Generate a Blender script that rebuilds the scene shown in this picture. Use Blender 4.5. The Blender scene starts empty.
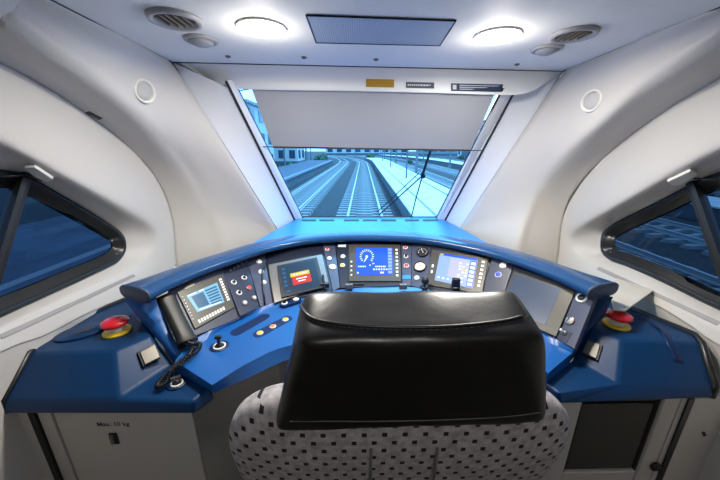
import bpy, bmesh, math, random
from mathutils import Vector, Matrix
from mathutils.bvhtree import BVHTree
random.seed(4)
V = Vector
SC = bpy.context.scene
COL = SC.collection

# ------------------------------------------------------------------ camera, world, lights, exposure
EYE = V((0, 0, 1.6)); FPX = 300.0
PITCH = math.atan(92 / 300); YAW = math.radians(1.0)
FW = V((math.sin(YAW) * math.cos(PITCH), math.cos(YAW) * math.cos(PITCH), -math.sin(PITCH)))
RT = V((math.cos(YAW), -math.sin(YAW), 0)); UP = RT.cross(FW)
cam = bpy.data.cameras.new('camera'); camo = bpy.data.objects.new('camera', cam); COL.objects.link(camo)
cam.sensor_width = 36; cam.lens = 36 * FPX / 720; cam.clip_start = 0.02; cam.clip_end = 2000
camo.matrix_world = Matrix((( RT.x, UP.x, -FW.x, EYE.x), (RT.y, UP.y, -FW.y, EYE.y), (RT.z, UP.z, -FW.z, EYE.z), (0, 0, 0, 1)))
SC.camera = camo
vs = SC.view_settings; vs.view_transform = 'Standard'; vs.look = 'None'; vs.gamma = 1; vs.use_curve_mapping = False
vs.exposure = 0.65

W = bpy.data.worlds.new('sky'); SC.world = W; W.use_nodes = True
nt = W.node_tree; nt.nodes.clear()
wo = nt.nodes.new('ShaderNodeOutputWorld'); bg = nt.nodes.new('ShaderNodeBackground')
tc = nt.nodes.new('ShaderNodeTexCoord'); nz = nt.nodes.new('ShaderNodeTexNoise'); cr = nt.nodes.new('ShaderNodeValToRGB')
nz.inputs['Scale'].default_value = 2.5; nz.inputs['Detail'].default_value = 5
cr.color_ramp.elements[0].position = .35; cr.color_ramp.elements[0].color = (.55, .78, 1, 1)
cr.color_ramp.elements[1].position = .7; cr.color_ramp.elements[1].color = (.9, .97, 1, 1)
nt.links.new(tc.outputs['Generated'], nz.inputs['Vector']); nt.links.new(nz.outputs['Fac'], cr.inputs['Fac'])
nt.links.new(cr.outputs['Color'], bg.inputs['Color']); nt.links.new(bg.outputs[0], wo.inputs[0])
bg.inputs['Strength'].default_value = 2.7
sl = bpy.data.lights.new('sun', 'SUN'); sl.energy = 2.4; sl.angle = .15; sl.color = (1, .97, .92)
so = bpy.data.objects.new('sun', sl); COL.objects.link(so); so.rotation_euler = (math.radians(-38), math.radians(18), 0)
def lamp(loc, power, r=.085, color=(1, .94, .86)):
    l = bpy.data.lights.new('lamp', 'AREA'); l.shape = 'DISK'; l.size = 2 * r; l.energy = power; l.color = color
    l.spread = math.radians(178)
    b = bpy.data.lights.new('lamp_bulb', 'POINT'); b.energy = power * .13; b.shadow_soft_size = .045; b.color = color
    q = bpy.data.objects.new('lamp_bulb', b); COL.objects.link(q); q.location = V(loc) - V((0, 0, .075))
    o = bpy.data.objects.new('lamp', l); COL.objects.link(o); o.location = loc; return o

# ------------------------------------------------------------------ pixel rays (photo frame) onto real planes
def ray(px, py):
    return FW + RT * ((px - 360) / FPX) + UP * ((240 - py) / FPX)
def P(px, py, X=None, Y=None, Z=None):
    d = ray(px, py)
    t = (X - EYE.x) / d.x if X is not None else (Y - EYE.y) / d.y if Y is not None else (Z - EYE.z) / d.z
    return EYE + d * t
def PP(px, py, pl):
    p0, n = pl; d = ray(px, py); return EYE + d * ((p0 - EYE).dot(n) / d.dot(n))
def plane3(a, b, c):
    n = (b - a).cross(c - a).normalized()
    if n.dot(EYE - a) < 0: n = -n
    return (a, n)

# ------------------------------------------------------------------ materials
def mat(name, col, rough=.5, metal=0, bump=0, bscale=200, spec=.5, var=0, vscale=3, emit=0, ecol=None, coat=0):
    m = bpy.data.materials.new(name); m.use_nodes = True; n = m.node_tree; b = n.nodes['Principled BSDF']
    b.inputs['Base Color'].default_value = (*col, 1); b.inputs['Roughness'].default_value = rough
    b.inputs['Metallic'].default_value = metal; b.inputs['Specular IOR Level'].default_value = spec
    b.inputs['Coat Weight'].default_value = coat; b.inputs['Coat Roughness'].default_value = .15
    t = n.nodes.new('ShaderNodeTexCoord')
    if bump:
        z = n.nodes.new('ShaderNodeTexNoise'); z.inputs['Scale'].default_value = bscale; z.inputs['Detail'].default_value = 3
        q = n.nodes.new('ShaderNodeBump'); q.inputs['Strength'].default_value = bump; q.inputs['Distance'].default_value = .002
        n.links.new(t.outputs['Object'], z.inputs['Vector']); n.links.new(z.outputs['Fac'], q.inputs['Height']); n.links.new(q.outputs[0], b.inputs['Normal'])
    z = n.nodes.new('ShaderNodeTexNoise'); z.inputs['Scale'].default_value = vscale; z.inputs['Detail'].default_value = 4
    r = n.nodes.new('ShaderNodeValToRGB'); v = var or .03
    r.color_ramp.elements[0].position = .3; r.color_ramp.elements[0].color = (*[c * (1 - v) for c in col], 1)
    r.color_ramp.elements[1].position = .7; r.color_ramp.elements[1].color = (*[min(1, c * (1 + v)) for c in col], 1)
    n.links.new(t.outputs['Object'], z.inputs['Vector']); n.links.new(z.outputs['Fac'], r.inputs['Fac']); n.links.new(r.outputs[0], b.inputs['Base Color'])
    if emit:
        b.inputs['Emission Color'].default_value = (*(ecol or col), 1); b.inputs['Emission Strength'].default_value = emit
    return m
def glass(name, tint, gloss=.08):
    m = bpy.data.materials.new(name); m.use_nodes = True; n = m.node_tree; n.nodes.clear()
    o = n.nodes.new('ShaderNodeOutputMaterial'); a = n.nodes.new('ShaderNodeBsdfTransparent'); g = n.nodes.new('ShaderNodeBsdfGlossy')
    g.inputs['Roughness'].default_value = .02; a.inputs['Color'].default_value = (*tint, 1)
    x = n.nodes.new('ShaderNodeMixShader'); f = n.nodes.new('ShaderNodeFresnel'); f.inputs['IOR'].default_value = 1.16
    n.links.new(f.outputs[0], x.inputs[0]); n.links.new(a.outputs[0], x.inputs[1]); n.links.new(g.outputs[0], x.inputs[2]); n.links.new(x.outputs[0], o.inputs[0])
    return m
M = dict(
    speakergrey=mat('speaker_grille_grey', (.50, .50, .49), .6, bump=.5, bscale=500),
    backwall=mat('back_wall_dark', (.06, .06, .062), .6),
    kneegrey=mat('knee_well_grey', (.17, .17, .15), .6),
    ventgrey=mat('vent_grey', (.38, .38, .39), .45),
    wall=mat('wall_plastic', (.60, .575, .535), .5, bump=.35, bscale=260, var=.02),
    pillar=mat('pillar_plastic', (.74, .76, .78), .4, var=.02),
    ceiling=mat('ceiling_paint', (.80, .80, .77), .62, var=.02),
    header=mat('header_paint', (.70, .72, .74), .5, var=.02),
    seam=mat('dark_seam', (.015, .016, .02), .7),
    rubber=mat('black_rubber', (.012, .013, .014), .32),
    black=mat('black_plastic', (.012, .012, .013), .38),
    gloss=mat('glossy_black', (.014, .014, .010), .42, spec=.35),
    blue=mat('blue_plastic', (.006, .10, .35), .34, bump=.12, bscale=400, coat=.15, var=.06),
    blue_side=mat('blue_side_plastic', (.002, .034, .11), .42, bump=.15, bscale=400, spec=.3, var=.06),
    hood=mat('hood_blue', (.004, .055, .17), .26, coat=.4),
    hoodcap=mat('hood_cap_slate', (.05, .075, .115), .5, bump=.2),
    shelf=mat('shelf_daylit_blue', (.02, .24, .66), .35, var=.04),  # console blue made lighter, windscreen daylight put into the colour
    navy=mat('navy_inlay', (.003, .016, .075), .4),
    panel=mat('instrument_panel_slate', (.018, .026, .055), .42, bump=.1),
    panel2=mat('instrument_panel_lilac', (.045, .055, .10), .42, bump=.1),
    darkpanel=mat('instrument_panel_dark', (.006, .010, .025), .4),
    bezel=mat('olive_grey_bezel', (.06, .057, .045), .4, metal=.2),
    silver=mat('silver_bezel', (.30, .28, .25), .3, metal=.8),
    steel=mat('brushed_steel', (.19, .175, .15), .45, metal=.7),
    white=mat('white_plastic', (.78, .77, .72), .4),
    cream=mat('cream_plastic', (.66, .62, .52), .45, bump=.2),
    shade=mat('shade_fabric', (.36, .37, .39), .8, bump=.2, bscale=500),
    grey=mat('grey_cabinet', (.54, .52, .48), .5, bump=.15),
    greydark=mat('dark_grey_panel', (.045, .045, .036), .6),
    groove=mat('sill_groove_grey', (.33, .32, .31), .6),
    red=mat('red_plastic', (.75, .012, .015), .25, coat=.5),
    yellow=mat('yellow_plastic', (.85, .6, .02), .4),
    orange=mat('orange_plastic', (.9, .25, .05), .4),
    redbtn=mat('red_button', (.7, .05, .04), .4),
    bluebtn=mat('blue_button', (.02, .06, .8), .4),
    leather=mat('black_leather', (.008, .0075, .006), .33, bump=.12, bscale=90, spec=.6),
    thread=mat('leather_thread', (.12, .115, .10), .6),
    mustard=mat('mustard_label', (.36, .20, .01), .5),
    ink=mat('label_ink', (.02, .03, .07), .5),
    pale=mat('pale_print', (.5, .56, .62), .5),
    ballast=mat('ballast', (.016, .018, .02), .9, bump=1, bscale=9, var=.7, vscale=5),
    concrete=mat('platform_concrete', (.62, .62, .60), .8, var=.15, vscale=1.2),
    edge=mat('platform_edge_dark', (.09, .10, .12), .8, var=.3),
    darkplat=mat('platform_asphalt', (.05, .06, .09), .8, var=.3, vscale=2),
    tact=mat('tactile_strip', (.20, .20, .22), .7),
    rail=mat('rail_steel', (.42, .42, .42), .4, metal=.3),
    sleeper=mat('sleeper_concrete', (.22, .22, .22), .8, var=.25, vscale=4),
    build1=mat('pale_building', (.5, .5, .5), .8, var=.1),
    build2=mat('grey_building', (.22, .25, .28), .8, var=.2),
    winmat=mat('building_window', (.03, .05, .08), .15),
    mast=mat('galvanised_mast', (.16, .18, .2), .5, metal=.3),
    leaf=mat('hedge_leaf', (.05, .10, .05), .8, bump=1, bscale=3, var=.7, vscale=2),
    floor=mat('cab_floor', (.06, .06, .065), .7, bump=.3),
    glow=mat('lamp_diffuser', (1, 1, 1), .4, emit=14, ecol=(1, .98, .95)),
    glassf=glass('windscreen_glass', (.22, .58, .98)),
    glasss=glass('side_window_glass', (.035, .085, .17)),
)
def emat(name, c, s): return mat(name, tuple(min(1, x * .1) for x in c), .3, emit=s, ecol=c)
E = dict(blue=emat('screen_blue', (.01, .09, .70), .9), pale=emat('screen_pale_blue', (.25, .38, .72), .9), white=emat('screen_white', (.7, .8, .95), .9),
         navy=emat('screen_navy', (.006, .022, .05), 1.0), teal=emat('screen_teal', (.012, .08, .17), 1.0), red=emat('screen_red', (.45, .02, .01), 1.0),
         yellow=emat('screen_yellow', (.5, .42, .02), 1.0), lcd=emat('screen_lcd', (.16, .40, .62), .9), grey=emat('screen_dim_grey', (.045, .065, .11), 1.0))
E['lilac'] = emat('screen_lilac', (.40, .42, .66), .9)

# dotted seat fabric, dots laid along the cushion's own UV map
def fabric():
    m = bpy.data.materials.new('dotted_fabric'); m.use_nodes = True; n = m.node_tree; b = n.nodes['Principled BSDF']; b.inputs['Roughness'].default_value = .9
    L = n.links.new; uv = n.nodes.new('ShaderNodeTexCoord'); sp = n.nodes.new('ShaderNodeSeparateXYZ'); L(uv.outputs['UV'], sp.inputs[0])
    def mth(op, a, c=None, d=None):
        q = n.nodes.new('ShaderNodeMath'); q.operation = op
        for i, x in enumerate((a, c, d)):
            if x is None: continue
            if isinstance(x, (int, float)): q.inputs[i].default_value = x
            else: L(x, q.inputs[i])
        return q.outputs[0]
    v = mth('DIVIDE', sp.outputs['Y'], .0235); row = mth('FLOOR', v); fv = mth('SUBTRACT', mth('FRACT', v), .5)
    u = mth('ADD', mth('DIVIDE', sp.outputs['X'], .040), mth('MULTIPLY', mth('MODULO', row, 2), .5)); fu = mth('SUBTRACT', mth('FRACT', u), .5)
    a = mth('LESS_THAN', mth('ABSOLUTE', fu), .125); c = mth('LESS_THAN', mth('ABSOLUTE', fv), .24); k = mth('MULTIPLY', a, c)
    z = n.nodes.new('ShaderNodeTexNoise'); z.inputs['Scale'].default_value = 60; z.inputs['Detail'].default_value = 6; L(uv.outputs['Object'], z.inputs['Vector'])
    r = n.nodes.new('ShaderNodeValToRGB'); r.color_ramp.elements[0].position = .3; r.color_ramp.elements[0].color = (.30, .27, .28, 1); r.color_ramp.elements[1].position = .7; r.color_ramp.elements[1].color = (.56, .52, .52, 1)
    L(z.outputs['Fac'], r.inputs['Fac'])
    x = n.nodes.new('ShaderNodeMix'); x.data_type = 'RGBA'; L(k, x.inputs['Factor']); L(r.outputs[0], x.inputs['A']); x.inputs['B'].default_value = (.012, .012, .016, 1); L(x.outputs['Result'], b.inputs['Base Color'])
    bp = n.nodes.new('ShaderNodeBump'); bp.inputs['Strength'].default_value = .5; bp.inputs['Distance'].default_value = .003; L(z.outputs['Fac'], bp.inputs['Height']); L(bp.outputs[0], b.inputs['Normal'])
    return m
M['fabric'] = fabric()
def perforated():
    m = mat('perforated_metal', (.20, .24, .30), .5, metal=.3); n = m.node_tree; b = n.nodes['Principled BSDF']
    t = n.nodes.new('ShaderNodeTexCoord'); v = n.nodes.new('ShaderNodeTexVoronoi'); v.inputs['Scale'].default_value = 130; v.inputs['Randomness'].default_value = .0
    r = n.nodes.new('ShaderNodeValToRGB'); r.color_ramp.elements[0].position = .25; r.color_ramp.elements[0].color = (.08, .10, .13, 1); r.color_ramp.elements[1].position = .4; r.color_ramp.elements[1].color = (.42, .48, .56, 1)
    n.links.new(t.outputs['Object'], v.inputs['Vector']); n.links.new(v.outputs['Distance'], r.inputs['Fac']); n.links.new(r.outputs[0], b.inputs['Base Color'])
    return m
M['perf'] = perforated()

# ------------------------------------------------------------------ object helpers
WL = {}                                    # world location of every object made here (nothing is rotated)
def thing(name, loc, label, cat, group=None):
    o = bpy.data.objects.new(name, None); COL.objects.link(o); o.location = loc; WL[o] = V(loc); o.empty_display_size = .05
    o['label'] = label; o['category'] = cat
    if group: o['group'] = group
    return o
def tag(o, label, cat, group=None):
    o['label'] = label; o['category'] = cat
    if group: o['group'] = group
    return o
def struct(o): o['kind'] = 'structure'; return o
def obj(name, verts, faces, m, parent=None, smooth=False, bevel=0, seg=2, label=None, subsurf=0, uv=None, fix=True):
    verts = [V(v) for v in verts]; c = sum(verts, V()) / len(verts)
    me = bpy.data.meshes.new(name); me.from_pydata([v - c for v in verts], [], faces); me.materials.append(m)
    if fix:
        bm = bmesh.new(); bm.from_mesh(me); bmesh.ops.recalc_face_normals(bm, faces=bm.faces); bm.to_mesh(me); bm.free()
    if uv:
        l = me.uv_layers.new(name='UVMap')
        for lp in me.loops: l.data[lp.index].uv = uv[lp.vertex_index]
    me.polygons.foreach_set('use_smooth', [smooth] * len(me.polygons)); me.update()
    o = bpy.data.objects.new(name, me); COL.objects.link(o); WL[o] = c
    if parent is not None: o.parent = parent; o.location = c - WL[parent]
    else: o.location = c
    if bevel:
        b = o.modifiers.new('bevel', 'BEVEL'); b.width = bevel; b.segments = seg; b.limit_method = 'ANGLE'; b.angle_limit = math.radians(25)
        for p in me.polygons: p.use_smooth = True
        wn = o.modifiers.new('normals', 'WEIGHTED_NORMAL'); wn.keep_sharp = True
    if subsurf: s = o.modifiers.new('sub', 'SUBSURF'); s.levels = s.render_levels = subsurf
    if label: o['label'] = label
    return o
def copy(o, parent, loc, rotz=None):
    c = o.copy(); COL.objects.link(c); c.parent = parent; WL[c] = V(loc); c.location = V(loc) - (WL[parent] if parent is not None else V())
    if rotz is not None: c.rotation_euler.z = rotz
    return c
def join(*ms):
    v, f = [], []
    for a, b in ms: k = len(v); v += list(a); f += [[i + k for i in q] for q in b]
    return v, f
def prism(pts, off):
    n = len(pts); off = V(off)
    return [V(p) for p in pts] + [V(p) + off for p in pts], [list(range(n)), list(range(2 * n - 1, n - 1, -1))] + [[i, (i + 1) % n, n + (i + 1) % n, n + i] for i in range(n)]
def box(c, s, ax=None):
    c = V(c); ax = ax or (V((1, 0, 0)), V((0, 1, 0)), V((0, 0, 1))); h = [x / 2 for x in s]
    q = [c + ax[0] * (a * h[0]) + ax[1] * (b * h[1]) - ax[2] * h[2] for a, b in ((-1, -1), (1, -1), (1, 1), (-1, 1))]
    return prism(q, ax[2] * s[2])
def box2(a, b):
    a, b = V(a), V(b); return box((a + b) / 2, [abs(b[i] - a[i]) for i in range(3)])
def basis(n):
    n = V(n).normalized(); a = V((0, 0, 1)).cross(n)
    if a.length < .05: a = V((1, 0, 0)).cross(n) if abs(n.x) < .9 else V((0, 1, 0)).cross(n); a = V((1, 0, 0))
    a.normalize(); return a, n.cross(a).normalized(), n
def lathe(prof, o, n, seg=24, sx=1, sy=1, closed=True, ax=None):
    a, b, n = ax or basis(n); o = V(o); v, f = [], []
    for r, h in prof:
        for i in range(seg):
            t = 2 * math.pi * i / seg; v.append(o + a * (r * sx * math.cos(t)) + b * (r * sy * math.sin(t)) + n * h)
    for j in range(len(prof) - 1):
        for i in range(seg):
            k = (i + 1) % seg; f.append([j * seg + i, j * seg + k, (j + 1) * seg + k, (j + 1) * seg + i])
    if closed: f.append(list(range(seg))[::-1]); f.append([(len(prof) - 1) * seg + i for i in range(seg)])
    return v, f
def tube(pts, r, seg=8, ry=None, up=None, taper=None, k=2.0):
    pts = [V(p) for p in pts]; v, f = [], []; ry = ry or r; N = len(pts); prev = None
    for i, p in enumerate(pts):
        d = (pts[min(i + 1, N - 1)] - pts[max(i - 1, 0)]).normalized()
        if up is not None: a = d.cross(up).normalized()
        else:
            a = prev - d * prev.dot(d) if prev is not None else (V((0, 0, 1)).cross(d) if abs(d.z) < .95 else V((1, 0, 0)).cross(d))
            a.normalize(); prev = a
        b = a.cross(d).normalized(); s = taper(i / (N - 1)) if taper else 1
        for j in range(seg):
            t = 2 * math.pi * j / seg; c_, s_ = math.cos(t), math.sin(t)
            v.append(p + a * (r * s * math.copysign(abs(c_) ** (2 / k), c_)) + b * (ry * s * math.copysign(abs(s_) ** (2 / k), s_)))
    for i in range(N - 1):
        for j in range(seg): q = (j + 1) % seg; f.append([i * seg + j, i * seg + q, (i + 1) * seg + q, (i + 1) * seg + j])
    f.append(list(range(seg))[::-1]); f.append([(N - 1) * seg + j for j in range(seg)])
    return v, f
def cr_(p, n):                              # catmull-rom resampling of a polyline at uniform station parameter
    p = [V(x) for x in p]; out = []; k = len(p) - 1
    for i in range(n):
        t = i / (n - 1) * k; a = min(int(t), k - 1); t -= a
        p1, p2 = p[a], p[a + 1]; p0 = p[a - 1] if a else p1 * 2 - p2; p3 = p[a + 2] if a + 2 <= k else p2 * 2 - p1
        out.append(.5 * ((2 * p1) + (p2 - p0) * t + (2 * p0 - 5 * p1 + 4 * p2 - p3) * t * t + (3 * p1 - p0 - 3 * p2 + p3) * t ** 3))
    return out
def lin_(p, n):
    p = [V(x) for x in p]; out = []; k = len(p) - 1
    for i in range(n): t = i / (n - 1) * k; a = min(int(t), k - 1); out.append(p[a].lerp(p[a + 1], t - a))
    return out
def grid(rails):
    v, f = [], []; n = len(rails[0])
    for r in rails: v += r
    for j in range(len(rails) - 1):
        for i in range(n - 1): f.append([j * n + i, j * n + i + 1, (j + 1) * n + i + 1, (j + 1) * n + i])
    return v, f
def cross_smooth(rails, n):                 # smooth across rails
    cols = [cr_([r[i] for r in rails], n) for i in range(len(rails[0]))]
    return [[c[j] for c in cols] for j in range(n)]
def bvh(vf): return BVHTree.FromPolygons([tuple(x) for x in vf[0]], vf[1])
def hit(px, py, tree):
    d = ray(px, py).normalized(); r = tree.ray_cast(EYE, d)
    if r[0] is None:
        raise RuntimeError('miss %s %s' % (px, py))
    n = r[1]
    return r[0], (n if n.dot(d) < 0 else -n)
def plate(name, pix, pl, lo, hi, m, parent, bevel=0, label=None):
    n = pl[1]; q = [PP(x, y, (pl[0] + n * hi, n)) for x, y in pix]
    return obj(name, *prism([p - n * (hi - lo) for p in q], n * (hi - lo)), m, parent, bevel=bevel, label=label)
def textobj(name, s, size, o, ax, ay, m, parent, center=True):
    cu = bpy.data.curves.new('t', 'FONT'); cu.body = s; cu.size = size; cu.resolution_u = 2; cu.extrude = .0003; cu.offset = .0002
    if center: cu.align_x = 'CENTER'; cu.align_y = 'CENTER'
    t = bpy.data.objects.new('t', cu); COL.objects.link(t); dg = bpy.context.evaluated_depsgraph_get(); dg.update()
    me = bpy.data.meshes.new_from_object(t.evaluated_get(dg)); ax = ax.normalized(); ay = ay.normalized()
    vs_ = [V(o) + ax * v.co.x + ay * v.co.y + ax.cross(ay) * v.co.z for v in me.vertices]; fs = [list(p.vertices) for p in me.polygons]
    bpy.data.objects.remove(t); bpy.data.curves.remove(cu)
    return obj(name, vs_, fs, m, parent, fix=False)
CX = .09
# ------------------------------------------------------------------ cab shell
A_top = {-1: [(52, 0), (85, 17), (125, 37), (172, 62)], 1: [(720, 7), (670, 26), (615, 50), (563, 71)]}
A_bot = {-1: (277, 229), 1: (461, 227)}
B_px = {-1: [(3, 12), (40, 40), (80, 67), (118, 95), (158, 132), (190, 170), (212, 212), (226, 252)],
        1: [(715, 36), (680, 60), (640, 86), (605, 116), (566, 152), (541, 185), (527, 215), (517, 248)]}
S_px = {-1: [(0, 62), (45, 86), (85, 112), (120, 139), (148, 167), (165, 195), (173, 225), (176, 265)],
        1: [(719, 78), (680, 101), (647, 123), (612, 150), (586, 176), (568, 202), (561, 228), (557, 262)]}
TREE = {}; SIDE = {-1: 'left', 1: 'right'}
NS = 36
def EXT(R, cap, y, n=3):
    d = (R[0] - R[1]).normalized(); q = R[0] + d * min(.30, (cap - R[0].z) / max(d.z, .05)); q.x = R[0].x
    q1 = R[0].lerp(q, .5); q2 = V((q.x, q.y - .35, q.z + .02)); return ([V((q.x, y, q2.z))] if y < q2.y - .1 else []) + [q2, q, q1]
for s in (-1, 1):
    a = [P(x, y, Z=2.0) for x, y in A_top[s]]; ae = P(*A_bot[s], Z=1.03)
    A = a + [a[3].lerp(ae, k) for k in (.3, .62, 1.0)] + [a[3].lerp(ae, 1.06)]
    wb = [1.05, 1.055, 1.06, 1.06, 1.06, 1.05, 1.01, .95]
    B = [P(x, y, X=CX + s * w) for (x, y), w in zip(B_px[s], wb)]
    wsx = [1.25, 1.25, 1.25, 1.25, 1.24, 1.22, 1.21, 1.20]
    S = [P(x, y, X=CX + s * w) for (x, y), w in zip(S_px[s], wsx)]
    def ext(R, y=-1.0, cap=1.97):         # carry the rail on upwards, then straight back to the rear wall
        return EXT(R, cap, y) + R
    A[0].z = 2.0
    B = ext(B, cap=1.955); S = ext(S, cap=1.915)
    A = [V((A[0].x, b.y if b.y < A[0].y else A[0].y, 2.0)) for b in B[:4]] + A
    for R in (A, B, S): R.append(R[-1] + V((0, 0, -.3)))
    A_, B_, S_ = lin_(A, NS), cr_(B, NS), cr_(S, NS)
    out = V((s, 0, 0))
    mid = [p.lerp(q, .5) + V((0, 0, .02)) for p, q in zip(A_, B_)]
    nb = [p.lerp(q, .82) + V((0, 0, .008)) for p, q in zip(A_, B_)]
    bs = [p.lerp(q, .22) + out * .0 + V((0, 0, -.012)) for p, q in zip(B_, S_)]
    b2 = [p.lerp(q, .7) + V((0, 0, .004)) for p, q in zip(B_, S_)]
    rails = cross_smooth([A_, mid, nb, B_, bs, b2, S_], 25)
    g = grid(rails); TREE[s] = bvh(g)
    w = struct(obj('wall_' + SIDE[s], *g, M['wall'], smooth=True))
    so_ = w.modifiers.new('s', 'SOLIDIFY'); so_.thickness = .012; so_.offset = 0
    # dark gap between the inner haunch and the window surround
    obj('seam', *tube([p + V((-s * .003, 0, 0)) for p in S_], .0045, 6), M['seam'], w, True)
    # window surround: closed strip of rails around the recessed triangular window
    if s < 0:
        So = [(0, 62), (30, 78), (62, 97), (100, 123), (133, 151), (158, 182), (170, 212), (176, 262), (158, 286), (138, 292), (90, 312), (45, 335), (0, 352)]
        Cp = [(0, 140), (33, 158), (62, 174), (98, 193), (130, 211), (149, 223), (157, 235), (155, 250), (143, 262), (118, 276), (80, 291), (45, 307), (0, 328)]
        Fp = [(0, 171), (25, 176), (55, 193), (82, 209), (105, 223), (118, 232), (123, 240), (123, 251), (116, 261), (104, 268), (70, 284), (35, 300), (0, 316)]
    else:
        So = [(719, 78), (690, 94), (660, 114), (626, 139), (600, 162), (577, 190), (564, 217), (557, 262), (580, 282), (610, 292), (650, 302), (690, 325), (719, 345)]
        Cp = [(719, 148), (695, 160), (668, 175), (632, 196), (603, 213), (580, 226), (570, 238), (574, 252), (590, 262), (618, 276), (655, 291), (690, 307), (719, 322)]
        Fp = [(719, 174), (700, 181), (668, 198), (640, 212), (618, 223), (606, 232), (603, 241), (604, 252), (613, 260), (627, 265), (655, 277), (690, 294), (719, 308)]
    wS = [1.25, 1.25, 1.25, 1.25, 1.245, 1.23, 1.215, 1.20, 1.215, 1.225, 1.24, 1.25, 1.25]
    wC = [1.225, 1.225, 1.225, 1.225, 1.225, 1.225, 1.23, 1.235, 1.25, 1.26, 1.27, 1.28, 1.28]
    wF = [1.36, 1.36, 1.36, 1.355, 1.35, 1.34, 1.33, 1.33, 1.33, 1.335, 1.34, 1.35, 1.35]
    R3 = []
    for pp, ww, zt, zb in ((So, wS, .05, 0), (Cp, wC, .02, .0), (Fp, wF, .03, 0)):
        r = [P(x, y, X=CX + s * k) for (x, y), k in zip(pp, ww)]
        cap_ = {.05: 1.915, .02: 1.70, .03: 1.58}[zt]
        e_ = EXT(r, cap_, .25)[-3:]; e_[0] = V((e_[0].x, .25, e_[0].z))
        r = e_ + r + [r[-1].lerp(V((r[-1].x, .25, r[-1].z)), .5), V((r[-1].x, .25, r[-1].z + zb))]
        R3.append(cr_(r, 60))
    S3, C3, F3 = R3
    p1 = [a_.lerp(b_, .93) for a_, b_ in zip(S3, C3)]; p2 = [a_.lerp(b_, .14) for a_, b_ in zip(C3, F3)]
    lip = [a_.lerp(b_, .93) for a_, b_ in zip(C3, F3)]
    rl = [S3, [a_.lerp(b_, .04) - out * .004 for a_, b_ in zip(S3, C3)]] + [[a_.lerp(b_, k) - out * .006 * math.sin(k * 3) for a_, b_ in zip(S3, C3)] for k in (.35, .65)] + [p1, p2, [a_.lerp(b_, .5) for a_, b_ in zip(C3, F3)], lip, F3]
    g2 = grid(cross_smooth(rl, 33)); TREE[s * 2] = bvh(g2)
    obj('window_surround', *g2, M['wall'], w, True)
    # rear block (behind the photographer): same section run back to the rear wall, plus lower wall
    top0, bot0, f0, f1, c0, c1 = S3[0], S3[-1], F3[0], F3[-1], C3[0], C3[-1]
    sec = [top0, c0, f0, f1, c1, bot0, V((CX + s * 1.25, .25, 0))]
    obj('rear_wall_section', *grid([[p.copy() for p in sec], [V((p.x, -1.0, p.z)) for p in sec]]), M['wall'], w)
    low = [V((p.x + s * .003, p.y, p.z)) for p in S3[36:]]
    low = [p for p in low]
    obj('lower_wall', *grid([low, [V((p.x, p.y, 0)) for p in low]]), M['wall'], w)
    # window: rubber frame swept round the opening, glass, mullion
    wn = thing('window_%d' % (2 if s < 0 else 3), V((CX + s * 1.36, .9, 1.2)), '', ''); del wn['label']; del wn['category']; struct(wn)
    ring = F3 + [F3[-1].lerp(F3[0], k) for k in (.25, .5, .75)]
    cen = sum(ring, V()) / len(ring)
    def inset(R, d, dx):
        o_ = []
        for i, p in enumerate(R):
            a_, b_ = R[i - 1], R[(i + 1) % len(R)]; t = b_ - a_; t.x = 0; t.normalize(); nn = V((0, -t.z, t.y))
            if nn.dot(cen - p) < 0: nn = -nn
            o_.append(p + nn * d + V((s * dx, 0, 0)))
        return o_
    pr = [inset(ring, d, dx) for d, dx in ((-.006, .004), (-.004, -.012), (.010, -.020), (.021, -.015), (.025, -.002), (.037, -.001), (.040, .010), (.054, .012), (.058, .022))]
    v, f = [], []; n_ = len(ring)
    for r in pr: v += r
    for j in range(len(pr) - 1):
        for i in range(n_): k = (i + 1) % n_; f.append([j * n_ + i, j * n_ + k, (j + 1) * n_ + k, (j + 1) * n_ + i])
    obj('window_frame', v, f, M['rubber'], wn, True)
    pane = inset(ring, .03, .016)
    obj('pane', pane, [list(range(len(pane)))], M['glasss'], wn)
    mx = {-1: [(23, 176), (-2, 258)], 1: [(694, 184), (724, 268)]}[s]
    q0, q1 = P(*mx[0], X=CX + s * 1.35), P(*mx[1], X=CX + s * 1.35); dq = (q1 - q0); q0 = q0 - dq * .06; q1 = q1 + dq * .75
    obj('mullion', *tube([q0, q1], .017, 8, ry=.022, up=V((1, 0, 0)), k=5), M['rubber'], wn)
    sp_ = {-1: (109, 246), 1: (611, 246)}[s]
    o_, n2 = P(*sp_, X=CX + s * 1.33), V((-s, 0, 0)); obj('screw', *lathe([(.004, 0), (.004, .003), (.002, .005)], P({-1: 116, 1: 611}[s], {-1: 254, 1: 252}[s], X=CX + s * 1.32), n2, 10), M['silver'], wn, True)
    # sill groove line
    gp = {-1: [(0, 337), (134, 275)], 1: [(598, 268), (719, 324)]}[s]
    gg = []
    for k_ in range(14):
        x, y = gp[0][0] + (gp[-1][0] - gp[0][0]) * k_ / 13, gp[0][1] + (gp[-1][1] - gp[0][1]) * k_ / 13
        try: gg.append(hit(x, y, TREE[s * 2])[0])
        except RuntimeError: pass
    if len(gg) > 2: obj('sill_groove', *tube(cr_(gg, 14), .010, 8, ry=.002, up=V((s, 0, -.8))), M['groove'], w)

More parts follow.
